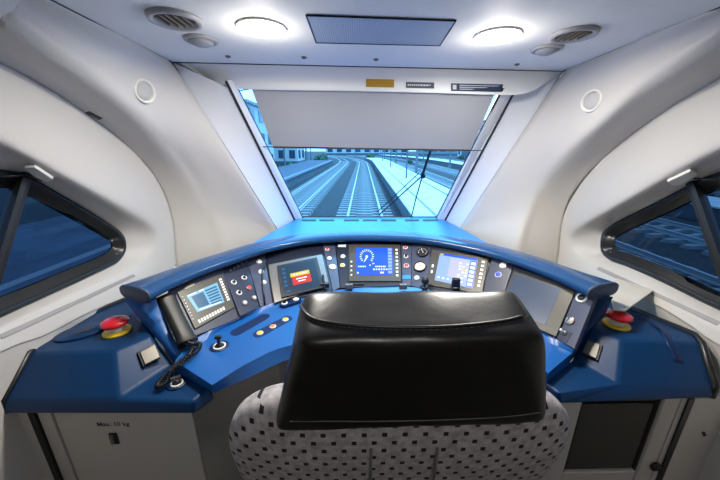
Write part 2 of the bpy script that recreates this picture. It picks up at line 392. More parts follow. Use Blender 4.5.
# small clips over the side windows, round speakers, dark socket on the left wall
for s, pxs in ((-1, [(30, 161), (41, 168), (52, 180), (44, 178), (38, 172)]), (1, [(668, 172), (692, 168), (697, 172), (690, 178), (672, 183)])):
    hp = [hit(x, y, TREE[2 * s]) for x, y in ({-1: [(25, 164), (36, 164), (54, 176), (48, 179), (36, 174)], 1: [(667, 179), (690, 168), (698, 171), (680, 182), (672, 183)]}[s])]
    n = sum((h[1] for h in hp), V()).normalized(); q = [h[0] + n * .002 for h in hp]
    t = thing('window_latch', q[0], 'white angular latch with dark lever above the %s side window' % SIDE[s], 'latch')
    obj('latch_plate', *prism(q, n * .014), M['white'], t, bevel=.003)
    lp = [P(x, y, X=CX + s * 1.33) for x, y in ({-1: [(2, 173), (28, 171), (42, 177)], 1: [(681, 181), (692, 175), (716, 177)]}[s])]
    obj('lever', *tube([p + n * .016 for p in lp], .004, 8), M['rubber'], t, True)
for s, (x, y), r in ((-1, (142.5, 91), .05), (1, (593.5, 101), .052)):
    p, n = hit(x, y, TREE[s])
    t = thing('wall_speaker', p, 'round white speaker disc on the %s wall haunch near the ceiling' % SIDE[s], 'speaker')
    ax = basis((n + V((-s * .3, -.3, 0))).normalized()); o0 = p - ax[2] * .006
    obj('rim', *lathe([(r, 0), (r, .018), (r * .96, .025), (r * .84, .026), (r * .74, .016), (r * .74, .010)], o0, None, 40, ax=ax), M['white'], t, True)
    obj('grille', *lathe([(r * .73, .012), (r * .70, .018), (r * .35, .021), (.002, .022)], o0, None, 40, ax=ax), M['speakergrey'], t, True)
p, n = hit(94, 114.5, TREE[-1]); a, b, n = basis(n)
t = thing('wall_socket', p, 'small black rectangular socket let into the left wall under the speaker', 'socket')
ed = (hit(102, 118, TREE[-1])[0] - hit(87, 110, TREE[-1])[0]).normalized(); eb = n.cross(ed).normalized()
obj('socket_body', *box(p + n * .003, (.058, .026, .010), (ed, eb, n)), M['black'], t, bevel=.003)
obj('socket_cover', *box(p + n * .009 - eb * .002 + ed * .006, (.03, .008, .004), (ed, eb, n)), M['steel'], t)

# ceiling
ca = [P(x, y, Z=2.0) for x, y in ((172, 62), (187, 63), (563, 71))]
cl, crt = P(52, 0, Z=2.0), P(720, 7, Z=2.0)
ceil = struct(obj('ceiling', *prism([V((cl.x - .02, -1.0, 2.0)), cl - V((.02, 0, 0)), ca[0], ca[2], crt + V((.02, 0, 0)), V((crt.x + .02, -1.0, 2.0))], (0, 0, .03)), M['ceiling']))
obj('roof_skin', *box2((-1.5, -1.05, 2.03), (1.7, 2.15, 2.05)), M['grey'], ceil)
for pts in ([V((cl.x, -1, 2)), cl, ca[0]], [V((crt.x, -1, 2)), crt, ca[2]], [ca[0], ca[2]]):
    obj('ceiling_seam', *tube([p - V((0, 0, .0)) for p in pts], .004, 6), M['seam'], ceil)
struct(obj('floor', *box2((-1.5, -1.05, -.04), (1.7, 2.7, 0)), M['floor']))
bw = struct(obj('wall_back', *box2((-1.4, -1.06, 0), (1.6, -1.0, 2.03)), M['backwall']))

# windscreen plane, front wall, pillars
WT = [P(238, 90, Z=1.9)]; WT.append(P(500, 94, Y=WT[0].y)); WB = [P(302, 217, Z=1.05)]; WB.append(P(437, 217, Y=WB[0].y))
YL = P(236, 88.5, Z=1.905).y
wpl = plane3((WT[0] + WT[1]) / 2, WB[0], WB[1])
def onws(x, y, off=0): return PP(x, y, (wpl[0] + wpl[1] * off, wpl[1]))
hu = [P(x, y, Z=2.0) for x, y in ((187, 63), (230, 64), (370, 67), (450, 68.6), (520, 70), (563, 71))]
hl = [P(213, 84, Z=1.93), P(236, 89, Y=YL), P(370, 91.5, Y=YL), P(450, 93.5, Y=YL), P(514, 95, Y=YL), P(535, 90, Y=YL)]
hu_, hl_ = cr_(hu, 30), cr_(hl, 30)
back = [p + V((0, .16, .02)) for p in hl_]; 
rm = [a_.lerp(b_, .55) + V((0, .012, .0)) for a_, b_ in zip(hu_, hl_)]
hg = grid(cross_smooth([hu_, rm, [a_.lerp(b_, .9) for a_, b_ in zip(hu_, hl_)], hl_], 12)); HT = bvh(hg)
wf = struct(obj('wall_front', *hg, M['header'], smooth=True))
obj('header_lip', *grid([hl_, [p + V((0, .006, .004)) for p in hl_], [p + V((0, .05, .03)) for p in hl_]]), M['header'], wf, True)
# body above / below / beside the glass so that no light leaks round it
far = onws(372, 60, -.02)
obj('roof_shell', *box2((-1.45, 1.75, 2.005), (1.65, 2.2, 2.03)), M['grey'], wf)
obj('front_shell', *prism([WB[0] + V((-.5, .05, -.02)), WB[1] + V((.5, .05, -.02)), WB[1] + V((.5, .05, -2.0)), WB[0] + V((-.5, .05, -2.0))], (0, .04, 0)), M['grey'], wf)
for x0, x1, m in ((366, 394, 'mustard'), (406, 434, 'ink'), (451, 503, 'ink')):
    dy = (x0 - 370) * .035
    ys = (79 + dy * .4, 87 + dy * .4) if m == 'mustard' else (82, 88) if x0 == 406 else (83.5, 91)
    c = [hit(a_, b_, HT)[0] for a_, b_ in ((x0, ys[0]), (x1, ys[0] + (x1 - x0) * .02), (x1 - (2 if x0 == 451 else 0), ys[1] + (x1 - x0) * .02), (x0, ys[1]))]
    nn = (c[1] - c[0]).cross(c[3] - c[0]).normalized(); nn = nn if nn.dot(EYE - c[0]) > 0 else -nn
    lb = obj('label_plate', *prism([q - nn * .004 for q in c], nn * .007), M[m], wf, label={'mustard': 'mustard yellow plate', 'ink': 'dark label plate'}[m])
    if m == 'ink':
        u_, d_ = c[1] - c[0], c[3] - c[0]; st = []
        if x0 == 451:
            st.append(prism([c[0] + u_ * a_ + d_ * b_ + nn * .003 for a_, b_ in ((.03, .2), (.10, .2), (.10, .8), (.03, .8))], nn * .0008))
            for row in (.25, .5, .75):
                st.append(prism([c[0] + u_ * a_ + d_ * b_ + nn * .003 for a_, b_ in ((.16, row - .05), (.93, row - .05), (.93, row + .05), (.16, row + .05))], nn * .0008))
        else:
            k = .06
            while k < .9:
                w_ = random.uniform(.03, .09); st.append(prism([c[0] + u_ * a_ + d_ * b_ + nn * .003 for a_, b_ in ((k, .38), (k + w_, .38), (k + w_, .62), (k, .62))], nn * .0008)); k += w_ + .03
        obj('label_print', *join(*st), M['pale'], lb)['kind'] = 'stuff'

for s in (-1, 1):
    a0 = P(*A_top[s][3], Z=2.0); ab = P(*A_bot[s], Z=1.03); ab = ab + (ab - a0) * .12
    if s < 0: hi = [P(187, 63, Z=2.0), P(213, 84, Z=1.93), P(229, 88, Z=1.9)]; lo = P(294, 219, Z=1.045); gl = (238, 90), (302, 217); bo = (229, 88), (294, 219)
    else: hi = [P(551, 71, Z=2.0), P(535, 89, Z=1.93), P(514, 93, Z=1.9)]; lo = P(446, 219, Z=1.045); gl = (500, 94), (437, 217); bo = (514, 93), (446, 219)
    lo2 = lo + (lo - hi[2]) * .06
    n = 24
    ra = lin_([a0, ab], n); rb = lin_([hi[2], lo2], n)
    g = grid([ra, [p.lerp(q, .33) for p, q in zip(ra, rb)], [p.lerp(q, .66) for p, q in zip(ra, rb)], rb])
    k = len(g[0]); g = (g[0] + hi[:2], g[1] + [[0, k, k + 1], [0, k + 1, 3 * n]])
    tr = struct(obj('trim_%d' % (1 if s < 0 else 2), *g, M['pillar'], smooth=True))
    obj('pillar_seam', *tube([p + V((-s * .002, -.002, 0)) for p in [hi[0], a0] + ra], .0022, 6), M['seam'], tr)
    # bright bar beside the glass and its dark gaskets
    T0, B0 = P(*bo[0], Z=1.9), P(*bo[1], Z=1.045); T1, B1 = onws(*gl[0]), onws(*gl[1])
    T0 += (T0 - B0) * .03; B0 -= (T0 - B0) * .02; T1 += (T1 - B1) * .03; B1 -= (T1 - B1) * .03
    inw = V((-s * .006, -.010, .004))
    obj('pillar_bar', *join(([T0 + inw, T0.lerp(T1, .5) + inw * 2.2, T1 + inw * .6, B1 + inw * .6, B0.lerp(B1, .5) + inw * 2.2, B0 + inw, T0 - inw * 3, B0 - inw * 3, T1 - inw * 3, B1 - inw * 3],
        [[0, 1, 4, 5], [1, 2, 3, 4], [0, 5, 7, 6], [2, 8, 9, 3], [6, 7, 9, 8], [0, 6, 8, 2, 1], [5, 4, 3, 9, 7]])), M['pillar'], tr)
    obj('gasket', *tube([T0 + inw * .6, B0 + inw * .6], .0075, 6), M['seam'], tr)
    obj('glass_gasket', *tube([T1 + inw * .2, B1 + inw * .2], .007, 6), M['seam'], tr)
    p = hit(*({-1: (184, 72), 1: (553, 82)}[s]), bvh(g)) if False else None
    scp = a0.lerp(hi[2], .22) + V((0, 0, -.02))
    # outer body closing the gap behind pillar and haunch
    obj('pillar_shell', *grid([[T0 - inw * 3, B0 - inw * 3], [T0 + V((s * .7, .2, .1)), B0 + V((s * .9, -.1, 0))], [V((CX + s * 1.37, 1.0, 2.03)), V((CX + s * 1.37, 1.9, 1.0))]]), M['grey'], tr)
wn = thing('window_1', (WB[0] + WT[1]) / 2, '', ''); del wn['label']; del wn['category']; struct(wn)
gq = [WT[0] + V((-.03, .09, .03)), WT[1] + V((.03, .09, .03)), WB[1] + V((.02, .045, -.02)), WB[0] + V((-.02, .045, -.02))]
obj('pane', gq, [[0, 1, 2, 3]], M['glassf'], wn)
obj('lower_gasket', *tube([WB[0] + V((0, .01, -.002)), WB[1] + V((0, .01, -.002))], .006, 6), M['seam'], wn)

# roller blind
rb = thing('roller_blind', onws(370, 100, .04), 'wide pale grey roller blind half drawn over the windscreen', 'blind')
bq = [P(251, 86.5, Y=YL + .010), P(496, 90.5, Y=YL + .010), onws(470.5, 150.2, .03), onws(273, 147, .03)]
obj('blind_fabric', *prism(bq, wpl[1] * .003), M['shade'], rb)
b0, b1 = onws(257, 146.6, .035), onws(484, 150.7, .035)
obj('bottom_bar', *tube([bq[3], bq[2]], .007, 10), M['steel'], rb, True)
obj('guide_rod', *tube([b0, b1], .0028, 8), M['black'], rb, True)
obj('roller_tube', *tube([hl_[3] + V((.02, .085, .055)), hl_[-5] + V((-.02, .085, .055))], .018, 14), M['silver'], rb, True)

# ceiling lamps, vents, domes, filter grille
for i, ((x, y), side) in enumerate((((261.5, 27), 'left'), ((497.5, 35), 'right'))):
    p = P(x, y, Z=2.0)
    t = thing('ceiling_light', p, 'round glowing ceiling downlight on the %s' % side, 'light')
    obj('rim', *lathe([(.083, 0), (.083, .004), (.082, .007), (.080, .004)], p, V((0, 0, -1)), 40), M['white'], t, True)
    obj('diffuser', *lathe([(.080, .004), (.066, .012), (.002, .015)], p, V((0, 0, -1)), 40), M['glow'], t, True)
    lamp(p - V((0, 0, .02)), 8.5)
p = V((CX, -.45, 2.0)); t = thing('ceiling_light', p, 'added unseen fill downlight behind the driver seat, above the camera', 'light')  # unseen rear lamp, added as fill for the near walls
obj('rim', *lathe([(.083, 0), (.083, .004), (.082, .007), (.080, .004)], p, V((0, 0, -1)), 40), M['white'], t, True)
obj('diffuser', *lathe([(.080, .004), (.066, .012), (.002, .015)], p, V((0, 0, -1)), 40), M['glow'], t, True)
lamp(p - V((0, 0, .02)), 1.6)
D = V((0, 0, -1))
for (x, y), (x2, y2), side in (((175, 18), (201, 39), 'left'), ((574, 33), (547, 48), 'right')):
    p = P(x, y, Z=2.0); r = .082 if side == 'left' else .078
    t = thing('ceiling_vent', p, 'round ceiling air vent with dark slats on the %s side' % side, 'vent')
    obj('rim', *lathe([(r, 0), (r, .006), (r * .93, .014), (r * .78, .012), (r * .70, -.004)], p, D, 40), M['ventgrey'], t, True)
    obj('throat', *lathe([(r * .72, .001), (.002, .0012)], p, D, 32), M['seam'], t)
    for k in range(-2, 3):
        hw = math.sqrt(max(.001, (r * .68) ** 2 - (k * r * .26) ** 2))
        obj('slat', *box(p + V((k * r * .26, 0, -.007)), (.006, 2 * hw, .009), None), M['steel'], t)
    p = P(x2, y2, Z=2.0)
    t = thing('ceiling_dome', p, 'shallow oval dome next to the round vent on the %s' % side, 'dome')
    ax = (V((1, 0, 0)), V((0, -1, 0)), D)
    obj('rim', *lathe([(.062, 0), (.060, .008), (.052, .012), (.048, .008)], p, D, 36, ax=ax), M['ventgrey'], t, True)
    obj('dome', *lathe([(.047, .006), (.042, .016), (.024, .024), (.002, .027)], p, D, 32, ax=ax), M['shade'], t, True)
fp = [P(x, y, Z=2.0) for x, y in ((306, 14), (456, 19.5), (440, 44.5), (316, 41.5))]
t = thing('ceiling_grille', fp[0], 'grey blue perforated ceiling grille panel between the two downlights', 'grille')
obj('perforated_sheet', *prism(fp, D * .004), M['perf'], t)
fr = []
for i in range(4): fr.append(tube([fp[i] + D * .004, fp[(i + 1) % 4] + D * .004], .0025, 6))
obj('grille_frame', *join(*fr), M['darkpanel'], t)
for (x, y), wh in (((228, 56), 'near the left pillar'), ((304, 57), 'left of the grille front edge'), ((376, 59), 'in front of the grille centre'), ((517, 64), 'near the right pillar')):
    p = P(x, y, Z=2.0); o_ = obj('ceiling_screw', *lathe([(.012, 0), (.012, .004), (.006, .008), (.001, .009)], p, D, 16), M['steel'], None, True)
    tag(o_, 'small round screw cap in the ceiling ' + wh, 'screw')

# ------------------------------------------------------------------ driver console
con = thing('driver_console', V((CX, 1.2, .76)), 'wraparound blue driver desk with hood, screens and buttons below the windscreen', 'console')
hc = [(136, 293), (162, 282), (195, 269), (225, 259), (260, 248), (300, 240), (340, 236.5), (380, 236), (420, 238), (460, 244), (500, 253), (540, 266), (575, 279), (602, 290)]
HC = cr_([P(x, y, Z=1.06) for x, y in hc], 70)
Z1 = V((0, 0, 1))
HT = lambda t: 1 + .22 * max(0, 1 - min(t, 1 - t) / .12) ** 1.5
v, f = tube(HC, .068, 24, ry=.026, up=Z1, k=2.7, taper=HT)
obj('hood', v, f[:-2], M['hood'], con, True)
for idx, sgn in ((0, -1), (-1, 1)):
    d = (HC[1] - HC[0]).normalized() if idx == 0 else (HC[-1] - HC[-2]).normalized(); a = d.cross(Z1).normalized(); c = HC[idx]; b = a.cross(d)
    ring = lambda k, e: [c + d * e + a * (.083 * k * math.copysign(abs(math.cos(t)) ** (2 / 2.7), math.cos(t))) + b * (.0317 * k * math.copysign(abs(math.sin(t)) ** (2 / 2.7), math.sin(t))) for t in [2 * math.pi * j / 24 for j in range(24)]]
    e = -1 if idx == 0 else 1
    vv, ff = [], []
    rr = [ring(1.0, 0), ring(1.03, e * .003), ring(1.0, e * .008), ring(.85, e * .010)]
    for r in rr: vv += r
    for j in range(3):
        for i in range(24): k = (i + 1) % 24; ff.append([j * 24 + i, j * 24 + k, (j + 1) * 24 + k, (j + 1) * 24 + i])
    ff.append([72 + i for i in range(24)])
    obj('hood_end_cap', vv, ff, M['hoodcap'], con, True, label='slate grey end cap of the blue hood')
# shelf in front of the windscreen
n = 40
farl = lin_([WB[0] + V((-.03, .0, -.008)), WB[1] + V((.03, .0, -.008))], n)
near = lin_([P(x, y, Z=1.055) for x, y in ((236, 253), (262, 244), (300, 237), (340, 234), (380, 233.5), (420, 236), (460, 242), (505, 253))], n)
sg = grid([farl, [p.lerp(q, .5) + Z1 * .004 for p, q in zip(farl, near)], near])
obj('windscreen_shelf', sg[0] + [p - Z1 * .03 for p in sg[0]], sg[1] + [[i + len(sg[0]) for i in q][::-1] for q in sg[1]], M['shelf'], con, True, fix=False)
ST = bvh(sg)
for x0, x1 in ((302, 316), (319.5, 334), (344, 359), (363, 377), (381, 396), (405, 419), (423, 438)):
    c = [hit(a_, b_, ST)[0] + Z1 * .0008 for a_, b_ in ((x0, 219.6), (x1, 219.6), (x1 + .2, 221.2), (x0 - .2, 221.2))]
    obj('air_slot', *prism(c, Z1 * .0015), M['seam'], con)

# instrument panels: flat facets between the hood line and the desk
TB = [((170, 290), (194, 338)), ((221, 267), (240, 317)), ((246, 256), (260, 307)), ((264, 251), (273, 303)), ((322, 243), (333, 291)), ((335, 242), (340, 288)),
      ((401, 242), (402, 286)), ((412, 243), (411, 286)), ((431, 246), (428, 290)), ((492, 259), (478, 301)), ((513, 266), (500, 307)), ((577, 290), (556, 339)), ((593, 300), (575, 350))]
TP = [(P(*a, Z=1.03), P(*b, Z=.87)) for a, b in TB]
FAC = []; mats = ['panel', 'panel', 'panel2', 'darkpanel', 'panel2', 'darkpanel', 'panel2', 'panel2', 'darkpanel', 'panel', 'darkpanel', 'panel2']
for i in range(12):
    t0, b0 = TP[i]; t1, b1 = TP[i + 1]
    m = mats[i]; c = (t0 + t1 + b0 + b1) / 4; n = (t1 - b0).cross(t0 - b1).normalized(); n = n if n.dot(EYE - c) > 0 else -n
    pl = (c, n); FAC.append(pl)
    t0e, t1e = t0 + (t0 - b0) * .18, t1 + (t1 - b1) * .18
    q = [x - n * ((x - c).dot(n)) for x in (t0e, t1e, b1, b0)]
    q = [x + (c - x) * .012 for x in q]
    obj('instrument_panel', *prism([x - n * .02 for x in q], n * .02), M[m], con, bevel=.002, seg=1)
allp = [(FAC[i], TB[i], TB[i + 1]) for i in range(12)]
# backing behind facets
bk = grid([[t + (t - b) * .25 + V((0, .01, -.01)) for t, b in TP], [b + V((0, .01, -.012)) for t, b in TP]])
obj('panel_backing', *bk, M['darkpanel'], con)

# desk top and its front edge
P2 = [(192, 339), (240, 317), (273, 303), (338, 290), (411, 287), (500, 307), (574, 350)]
C1 = [(175, 361), (232, 323), (266, 311), (338, 297), (411, 296), (492, 318), (572, 353)]
D1 = [(212, 385), (250, 362), (288, 346), (350, 338), (430, 337), (505, 350), (548, 373)]
D2 = [(214, 393), (252, 376), (291, 359), (350, 349), (430, 348), (503, 360), (546, 383)]
n = 48; l0 = cr_([P(x, y, Z=.868) for x, y in P2], n); l1 = cr_([P(x, y, Z=.85) for x, y in C1], n); l2 = cr_([P(x, y, Z=.85) for x, y in D1], n); l3 = cr_([P(x, y, Z=.80) for x, y in D2], n)
l25 = [a_.lerp(b_, .12) + V((0, 0, -.002)) for a_, b_ in zip(l2, l3)]; l24 = [a_.lerp(b_, .02) for a_, b_ in zip(l2, l1)]
l4 = [p.copy() for p in l1]
for p in l4: p.z = .80
dg_ = grid([l0, l1, l24, l2, l25, l3, l4]); v, f = dg_; N = len(v)
f = f + [[n - 1 - 0 + 0 * n] + [] for _ in ()] + [[1 * n, 2 * n, 3 * n, 4 * n, 5 * n, 6 * n], [1 * n + n - 1, 2 * n + n - 1, 3 * n + n - 1, 4 * n + n - 1, 5 * n + n - 1, 6 * n + n - 1][::-1]]
o_ = obj('desk_top', v, f, M['blue'], con, True)
es = o_.modifiers.new('es', 'EDGE_SPLIT'); es.split_angle = math.radians(40)
DT = bvh(dg_)
DP = (V((0, 0, .85)), V((0, 0, 1)))

# side boxes of the console
def sidebox(T1, T2, T3, T4, T5, F1, F5, F4, G1, G2, L0, L1, L2):
    top = [P(*x, Z=.90) for x in (T1, T2, T3, T4, T5)]; fl = [P(*x, Z=.80) for x in (F1, F5, F4, G1, G2)]; bt = [P(*x, Z=.755) for x in (L0, L1, L2)]
    bk_ = [V((p.x, p.y, .755)) for p in top[1:3]]
    v = top + fl + bt + bk_ + [P(*F4, Z=.80) + V((0, .01, -.045))]
    f = [[0, 1, 2, 3, 4], [0, 4, 6, 5], [4, 3, 7, 6], [6, 7, 8, 9], [5, 6, 9, 11, 10], [9, 8, 12, 11], [0, 5, 10, 13, 1], [1, 13, 14, 2], [2, 14, 15, 7, 3], [7, 15, 12, 8], [10, 11, 12, 15, 14, 13]]
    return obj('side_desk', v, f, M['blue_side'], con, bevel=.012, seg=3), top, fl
sb1, t1_, f1_ = sidebox((31, 353), (45, 333), (137, 295), (151, 336), (114, 351), (3, 401), (118, 399), (172, 364), (210, 386), (194, 401), (-1, 415), (194, 415), (216, 399))
sb2, t2_, f2_ = sidebox((700, 343), (694, 335), (606, 298), (590, 327), (622, 340), (714, 386), (618, 384), (573, 358), (543, 381), (558, 393), (718, 399), (559, 405), (542, 392))
for top, fl, s in ((t1_, f1_, -1), (t2_, f2_, 1)):
    obj('rubber_edge', *tube([fl[0] + V((s * .004, -.0, -.045)), fl[0] + V((s * .004, 0, 0)), top[0] + V((s * .006, 0, .0)), top[1] + V((s * .005, 0, 0)), top[2]], .013, 8), M['rubber'], con, True)
# end piers under the hood ends and the dark handset niche
for L, R, nm in (([(124, 299, 1.04), (143, 323, .93), (163, 346, .87), (174, 363, .80)], [(153, 293, 1.04), (162, 320, .95), (172, 340, .88), (181, 351, .85)], 'l'),
             ([(613, 297, 1.04), (604, 317, .94), (590, 330, .89), (574, 357, .82)], [(592, 293, 1.04), (587, 318, .95), (581, 335, .89), (573, 351, .85)], 'r')):
    l_ = [P(x, y, Z=z) for x, y, z in L]; r_ = [P(x, y, Z=z) for x, y, z in R]; sx = -1 if nm == 'l' else 1
    lo_ = [V((p.x + sx * .01, p.y + .12, min(p.z, .80) - .02)) for p in l_]; lo2_ = [V((p.x, p.y + .12, min(p.z, .80) - .03)) for p in r_]
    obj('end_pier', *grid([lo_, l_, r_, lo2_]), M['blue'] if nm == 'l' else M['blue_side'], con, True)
nq = [P(153, 299, Z=1.0), P(173, 291, Z=1.0), P(195, 338, Z=.862), P(181, 352, Z=.852)]
obj('handset_niche', *prism(nq, V((0, .01, -.01))), M['black'], con)

# ---- instruments
def fac(i): return FAC[i]
LBL = {'white': 'white', 'redbtn': 'red', 'yellow': 'yellow', 'orange': 'orange', 'bluebtn': 'blue', 'black': 'black'}
def button(x, y, pl, cap='white', r=.012, ring='white', lever=False, h=.004):
    p, n = PP(x, y, pl), pl[1]
    b_ = obj('push_button' if not lever else 'rotary_switch', *lathe([(r * 1.15, -.002), (r * 1.15, .003), (r, .006), (r * .8, .006)], p, n, 20), M[ring], con, True, label=LBL[cap] + (' button' if not lever else ' rotary switch'))
    obj('button_cap' if not lever else 'knob', *lathe([(r * (.72 if cap in ('white', 'black') else .9), .004), (r * (.68 if cap in ('white', 'black') else .86), h + .003), (r * .55, h + .005), (.001, h + .0055)], p, n, 20), M[cap], b_, True)
    if lever: a, b, n = basis(n); q = (a + b).normalized(); obj('knob_grip', *box(p + n * (h + .010), (r * 1.3, r * .4, .012), (q, n.cross(q), n)), M['black'], b_, bevel=.001)
    return b_
def display(pl, bez, scr, bm, sm, th=.008):
    d = plate('display', bez, pl, -.002, th, M[bm], con, bevel=.003)
    sc_ = plate('screen', scr, pl, th - .001, th + .0012, E[sm], d)
    return d
def overlay(pl, quads, hh, m, par, name='screen_graphics'):
    n = pl[1]; ms = []
    for q in quads: pts = [PP(x, y, (pl[0] + n * hh, n)) for x, y in q]; ms.append(prism(pts, n * .0004))
    o = obj(name, *join(*ms), m, par)
    if len(ms) > 1: o['kind'] = 'stuff'
    return o
def bil(c):                                  # bilinear map over a pixel quad TL, TR, BR, BL
    def f(u, v_): 
        a = (c[0][0] + (c[1][0] - c[0][0]) * u, c[0][1] + (c[1][1] - c[0][1]) * u); b = (c[3][0] + (c[2][0] - c[3][0]) * u, c[3][1] + (c[2][1] - c[3][1]) * u)
        return (a[0] + (b[0] - a[0]) * v_, a[1] + (b[1] - a[1]) * v_)
    return f
def rect(f, u0, v0, u1, v1): return [f(u0, v0), f(u1, v0), f(u1, v1), f(u0, v1)]

# left display with soft keys
pl = fac(0); bz = [(177, 292), (222, 274), (235, 307), (195, 329)]; scr = [(186.5, 295.5), (217, 282.5), (224.5, 302), (197.5, 312)]
d = display(pl, bz, scr, 'bezel', 'lcd'); B = bil(scr); Bb = bil(bz)
overlay(pl, [rect(B, .1, .15, .5, .85)] + [rect(B, .56, .12 + k * .14, .95, .20 + k * .14) for k in range(6)], .0095, E['teal'], d)
overlay(pl, [rect(B, .02, .02, .3, .08), rect(B, .4, .02, .55, .08), rect(B, .1, .9, .9, .96)], .0095, E['white'], d)
ks = [rect(Bb, .14 + k * .066, .84, .185 + k * .066, .93) for k in range(10)] + [rect(Bb, .895, .10 + k * .075, .955, .15 + k * .075) for k in range(9)]
o_ = overlay(pl, ks, .009, M['white'], d, 'soft_keys')
overlay(pl, [rect(Bb, .045, .15 + k * .085, .075, .18 + k * .085) for k in range(8)], .009, M['pale'], d, 'key_symbols')
plate('name_plate', [(184, 287), (194, 282.5), (195, 285), (185, 289.5)], pl, 0, .004, M['steel'], con)

# button cluster right of the left display
pl = fac(1)
for x, y, c_, lv in ((233.7, 282.5, 'black', 1), (244, 278, 'black', 1), (239, 293, 'black', 1), (249, 288, 'redbtn', 0), (244.7, 303, 'white', 0), (254, 298, 'white', 0)):
    button(x, y, pl, c_, .0125, 'white' if lv else 'silver', lv)
for k in range(5):
    p = PP(230 + k * 4, 271 - k * 2.4, pl); b_ = obj('toggle_switch', *lathe([(.006, 0), (.006, .006), (.004, .008)], p, pl[1], 10), M['silver'], con, True)
    obj('toggle_lever', *tube([p + pl[1] * .006, p + pl[1] * .022 + V((0, 0, .006))], .003, 6), M['black'], b_)
pl = fac(2)
for x, y in ((259, 262), (261, 272), (263.5, 282.5)): button(x, y, pl, 'white', .013)
cp = [PP(266, 259, (pl[0] + pl[1] * .03, pl[1])), PP(262.5, 268, (pl[0] + pl[1] * .045, pl[1])), PP(262, 280, (pl[0] + pl[1] * .05, pl[1])), PP(264, 295, (pl[0] + pl[1] * .04, pl[1])), P(265, 306, Z=.865)]
obj('black_cable', *tube(cr_(cp, 20), .0042, 8), M['black'], con, True)
obj('cable_foot', *lathe([(.010, 0), (.009, .014), (.005, .02)], P(265, 307, Z=.855), Z1, 12), M['black'], con, True)

# tablet display in a silver frame
pl = fac(3); bz = [(268, 264.5), (322, 254), (329, 283.5), (274, 303)]
d = plate('display', bz, pl, -.002, .010, M['silver'], con, bevel=.003, label='display in a silver frame')
tb = [(277, 265.5), (317, 257), (324.5, 287), (281.5, 297.5)]
plate('tablet', tb, pl, .008, .019, M['black'], d, bevel=.002)
B = bil(tb); overlay(pl, [rect(B, .07, .06, .93, .92)], .0192, E['navy'], d, 'screen')
overlay(pl, [rect(B, .28, .34, .74, .46)], .0198, E['yellow'], d, 'yellow_banner'); overlay(pl, [rect(B, .31, .46, .75, .72)], .0198, E['red'], d, 'red_banner')
overlay(pl, [rect(B, .4, .53, .66, .56), rect(B, .44, .61, .62, .64)] + [rect(B, .35 + k * .07, .385, .39 + k * .07, .415) for k in range(5)], .0202, E['white'], d)
overlay(pl, [rect(B, .1, .12 + k * .13, .18, .19 + k * .13) for k in range(5)] + [rect(B, .12, .84, .24, .88)], .0198, E['teal'], d)
obj('clamp', *tube([PP(323, 275, (pl[0] + pl[1] * .022, pl[1])), PP(324.5, 289, (pl[0] + pl[1] * .022, pl[1]))], .006, 8), M['black'], d, True)
obj('clamp_foot', *box(PP(325, 285, (pl[0] + pl[1] * .02, pl[1])), (.045, .02, .025)), M['black'], d, bevel=.004)
pl = fac(4)
pl = fac(4); button(327, 249.5, pl, 'redbtn', .012); button(329.5, 258.5, pl, 'white', .012); button(332.5, 267, pl, 'white', .018)
# centre driver display
pl = fac(5); button(343, 256.7, pl, 'white', .013); button(342.5, 265.5, pl, 'yellow', .0135)
plate('name_plate', [(338, 244.5), (346, 244.5), (346, 247), (338, 247)], pl, 0, .004, M['pale'], con)
bz = [(348.5, 244.5), (400.5, 244.5), (401.5, 281), (348.5, 281)]; scr = [(356, 247.8), (392.5, 247.8), (393, 274.7), (356.4, 274.7)]
d = display(pl, bz, scr, 'bezel', 'blue'); B = bil(scr); Bb = bil(bz)
cx_, cy_ = 366.8, 256.4; q = []
for k in range(15):
    t = math.radians(-130 + k * 260 / 14); a = (math.sin(t), -math.cos(t)); bb = (a[1], -a[0]); r0, r1, w_ = 5.2, 7.2, .38
    q.append([(cx_ + a[0] * r0 + bb[0] * w_, cy_ + a[1] * r0 + bb[1] * w_), (cx_ + a[0] * r1 + bb[0] * w_, cy_ + a[1] * r1 + bb[1] * w_), (cx_ + a[0] * r1 - bb[0] * w_, cy_ + a[1] * r1 - bb[1] * w_), (cx_ + a[0] * r0 - bb[0] * w_, cy_ + a[1] * r0 - bb[1] * w_)])
q.append([(cx_ + 1.3 * math.cos(t), cy_ + 1.3 * math.sin(t)) for t in [k * math.pi / 5 for k in range(10)]])
q.append([(366, 257), (367.4, 257.6), (364.4, 262), (363.8, 261.7)])
q += [rect(B, .05 + k * .045, .67, .08 + k * .045, .72) for k in range(5)] + [rect(B, .52 + k * .05, .67, .555 + k * .05, .72) for k in range(6)] + [rect(B, .46 + k * .07, .77, .50 + k * .07, .83) for k in range(6)] + [rect(B, .44, .57, .5, .6), rect(B, .36, .62, .39, .67), rect(B, .65, .89, .75, .95), rect(B, .02, .9, .06, .96)]
overlay(pl, q, .0095, E['white'], d)
overlay(pl, [rect(B, .87, .02 + k * .12, .98, .11 + k * .12) for k in range(8)], .0095, E['pale'], d, 'screen_icons')
overlay(pl, [rect(Bb, .90, .12 + k * .1, .945, .17 + k * .1) for k in range(8)] + [rect(Bb, .04, .45 + k * .12, .07, .49 + k * .12) for k in range(4)], .009, M['white'], d, 'soft_keys')
for x in (349, 403): obj('hinge_clip', *box(P(x, 286.5, Z=.885), (.042, .02, .03)), M['steel'], con, bevel=.004)
obj('pen_tray', *box(P(374.5, 281, Z=.885), (.075, .02, .02)), M['silver'], con, bevel=.004)
obj('pen_tray', *box(P(357.5, 284, Z=.88), (.07, .02, .012)), M['black'], con, bevel=.003)
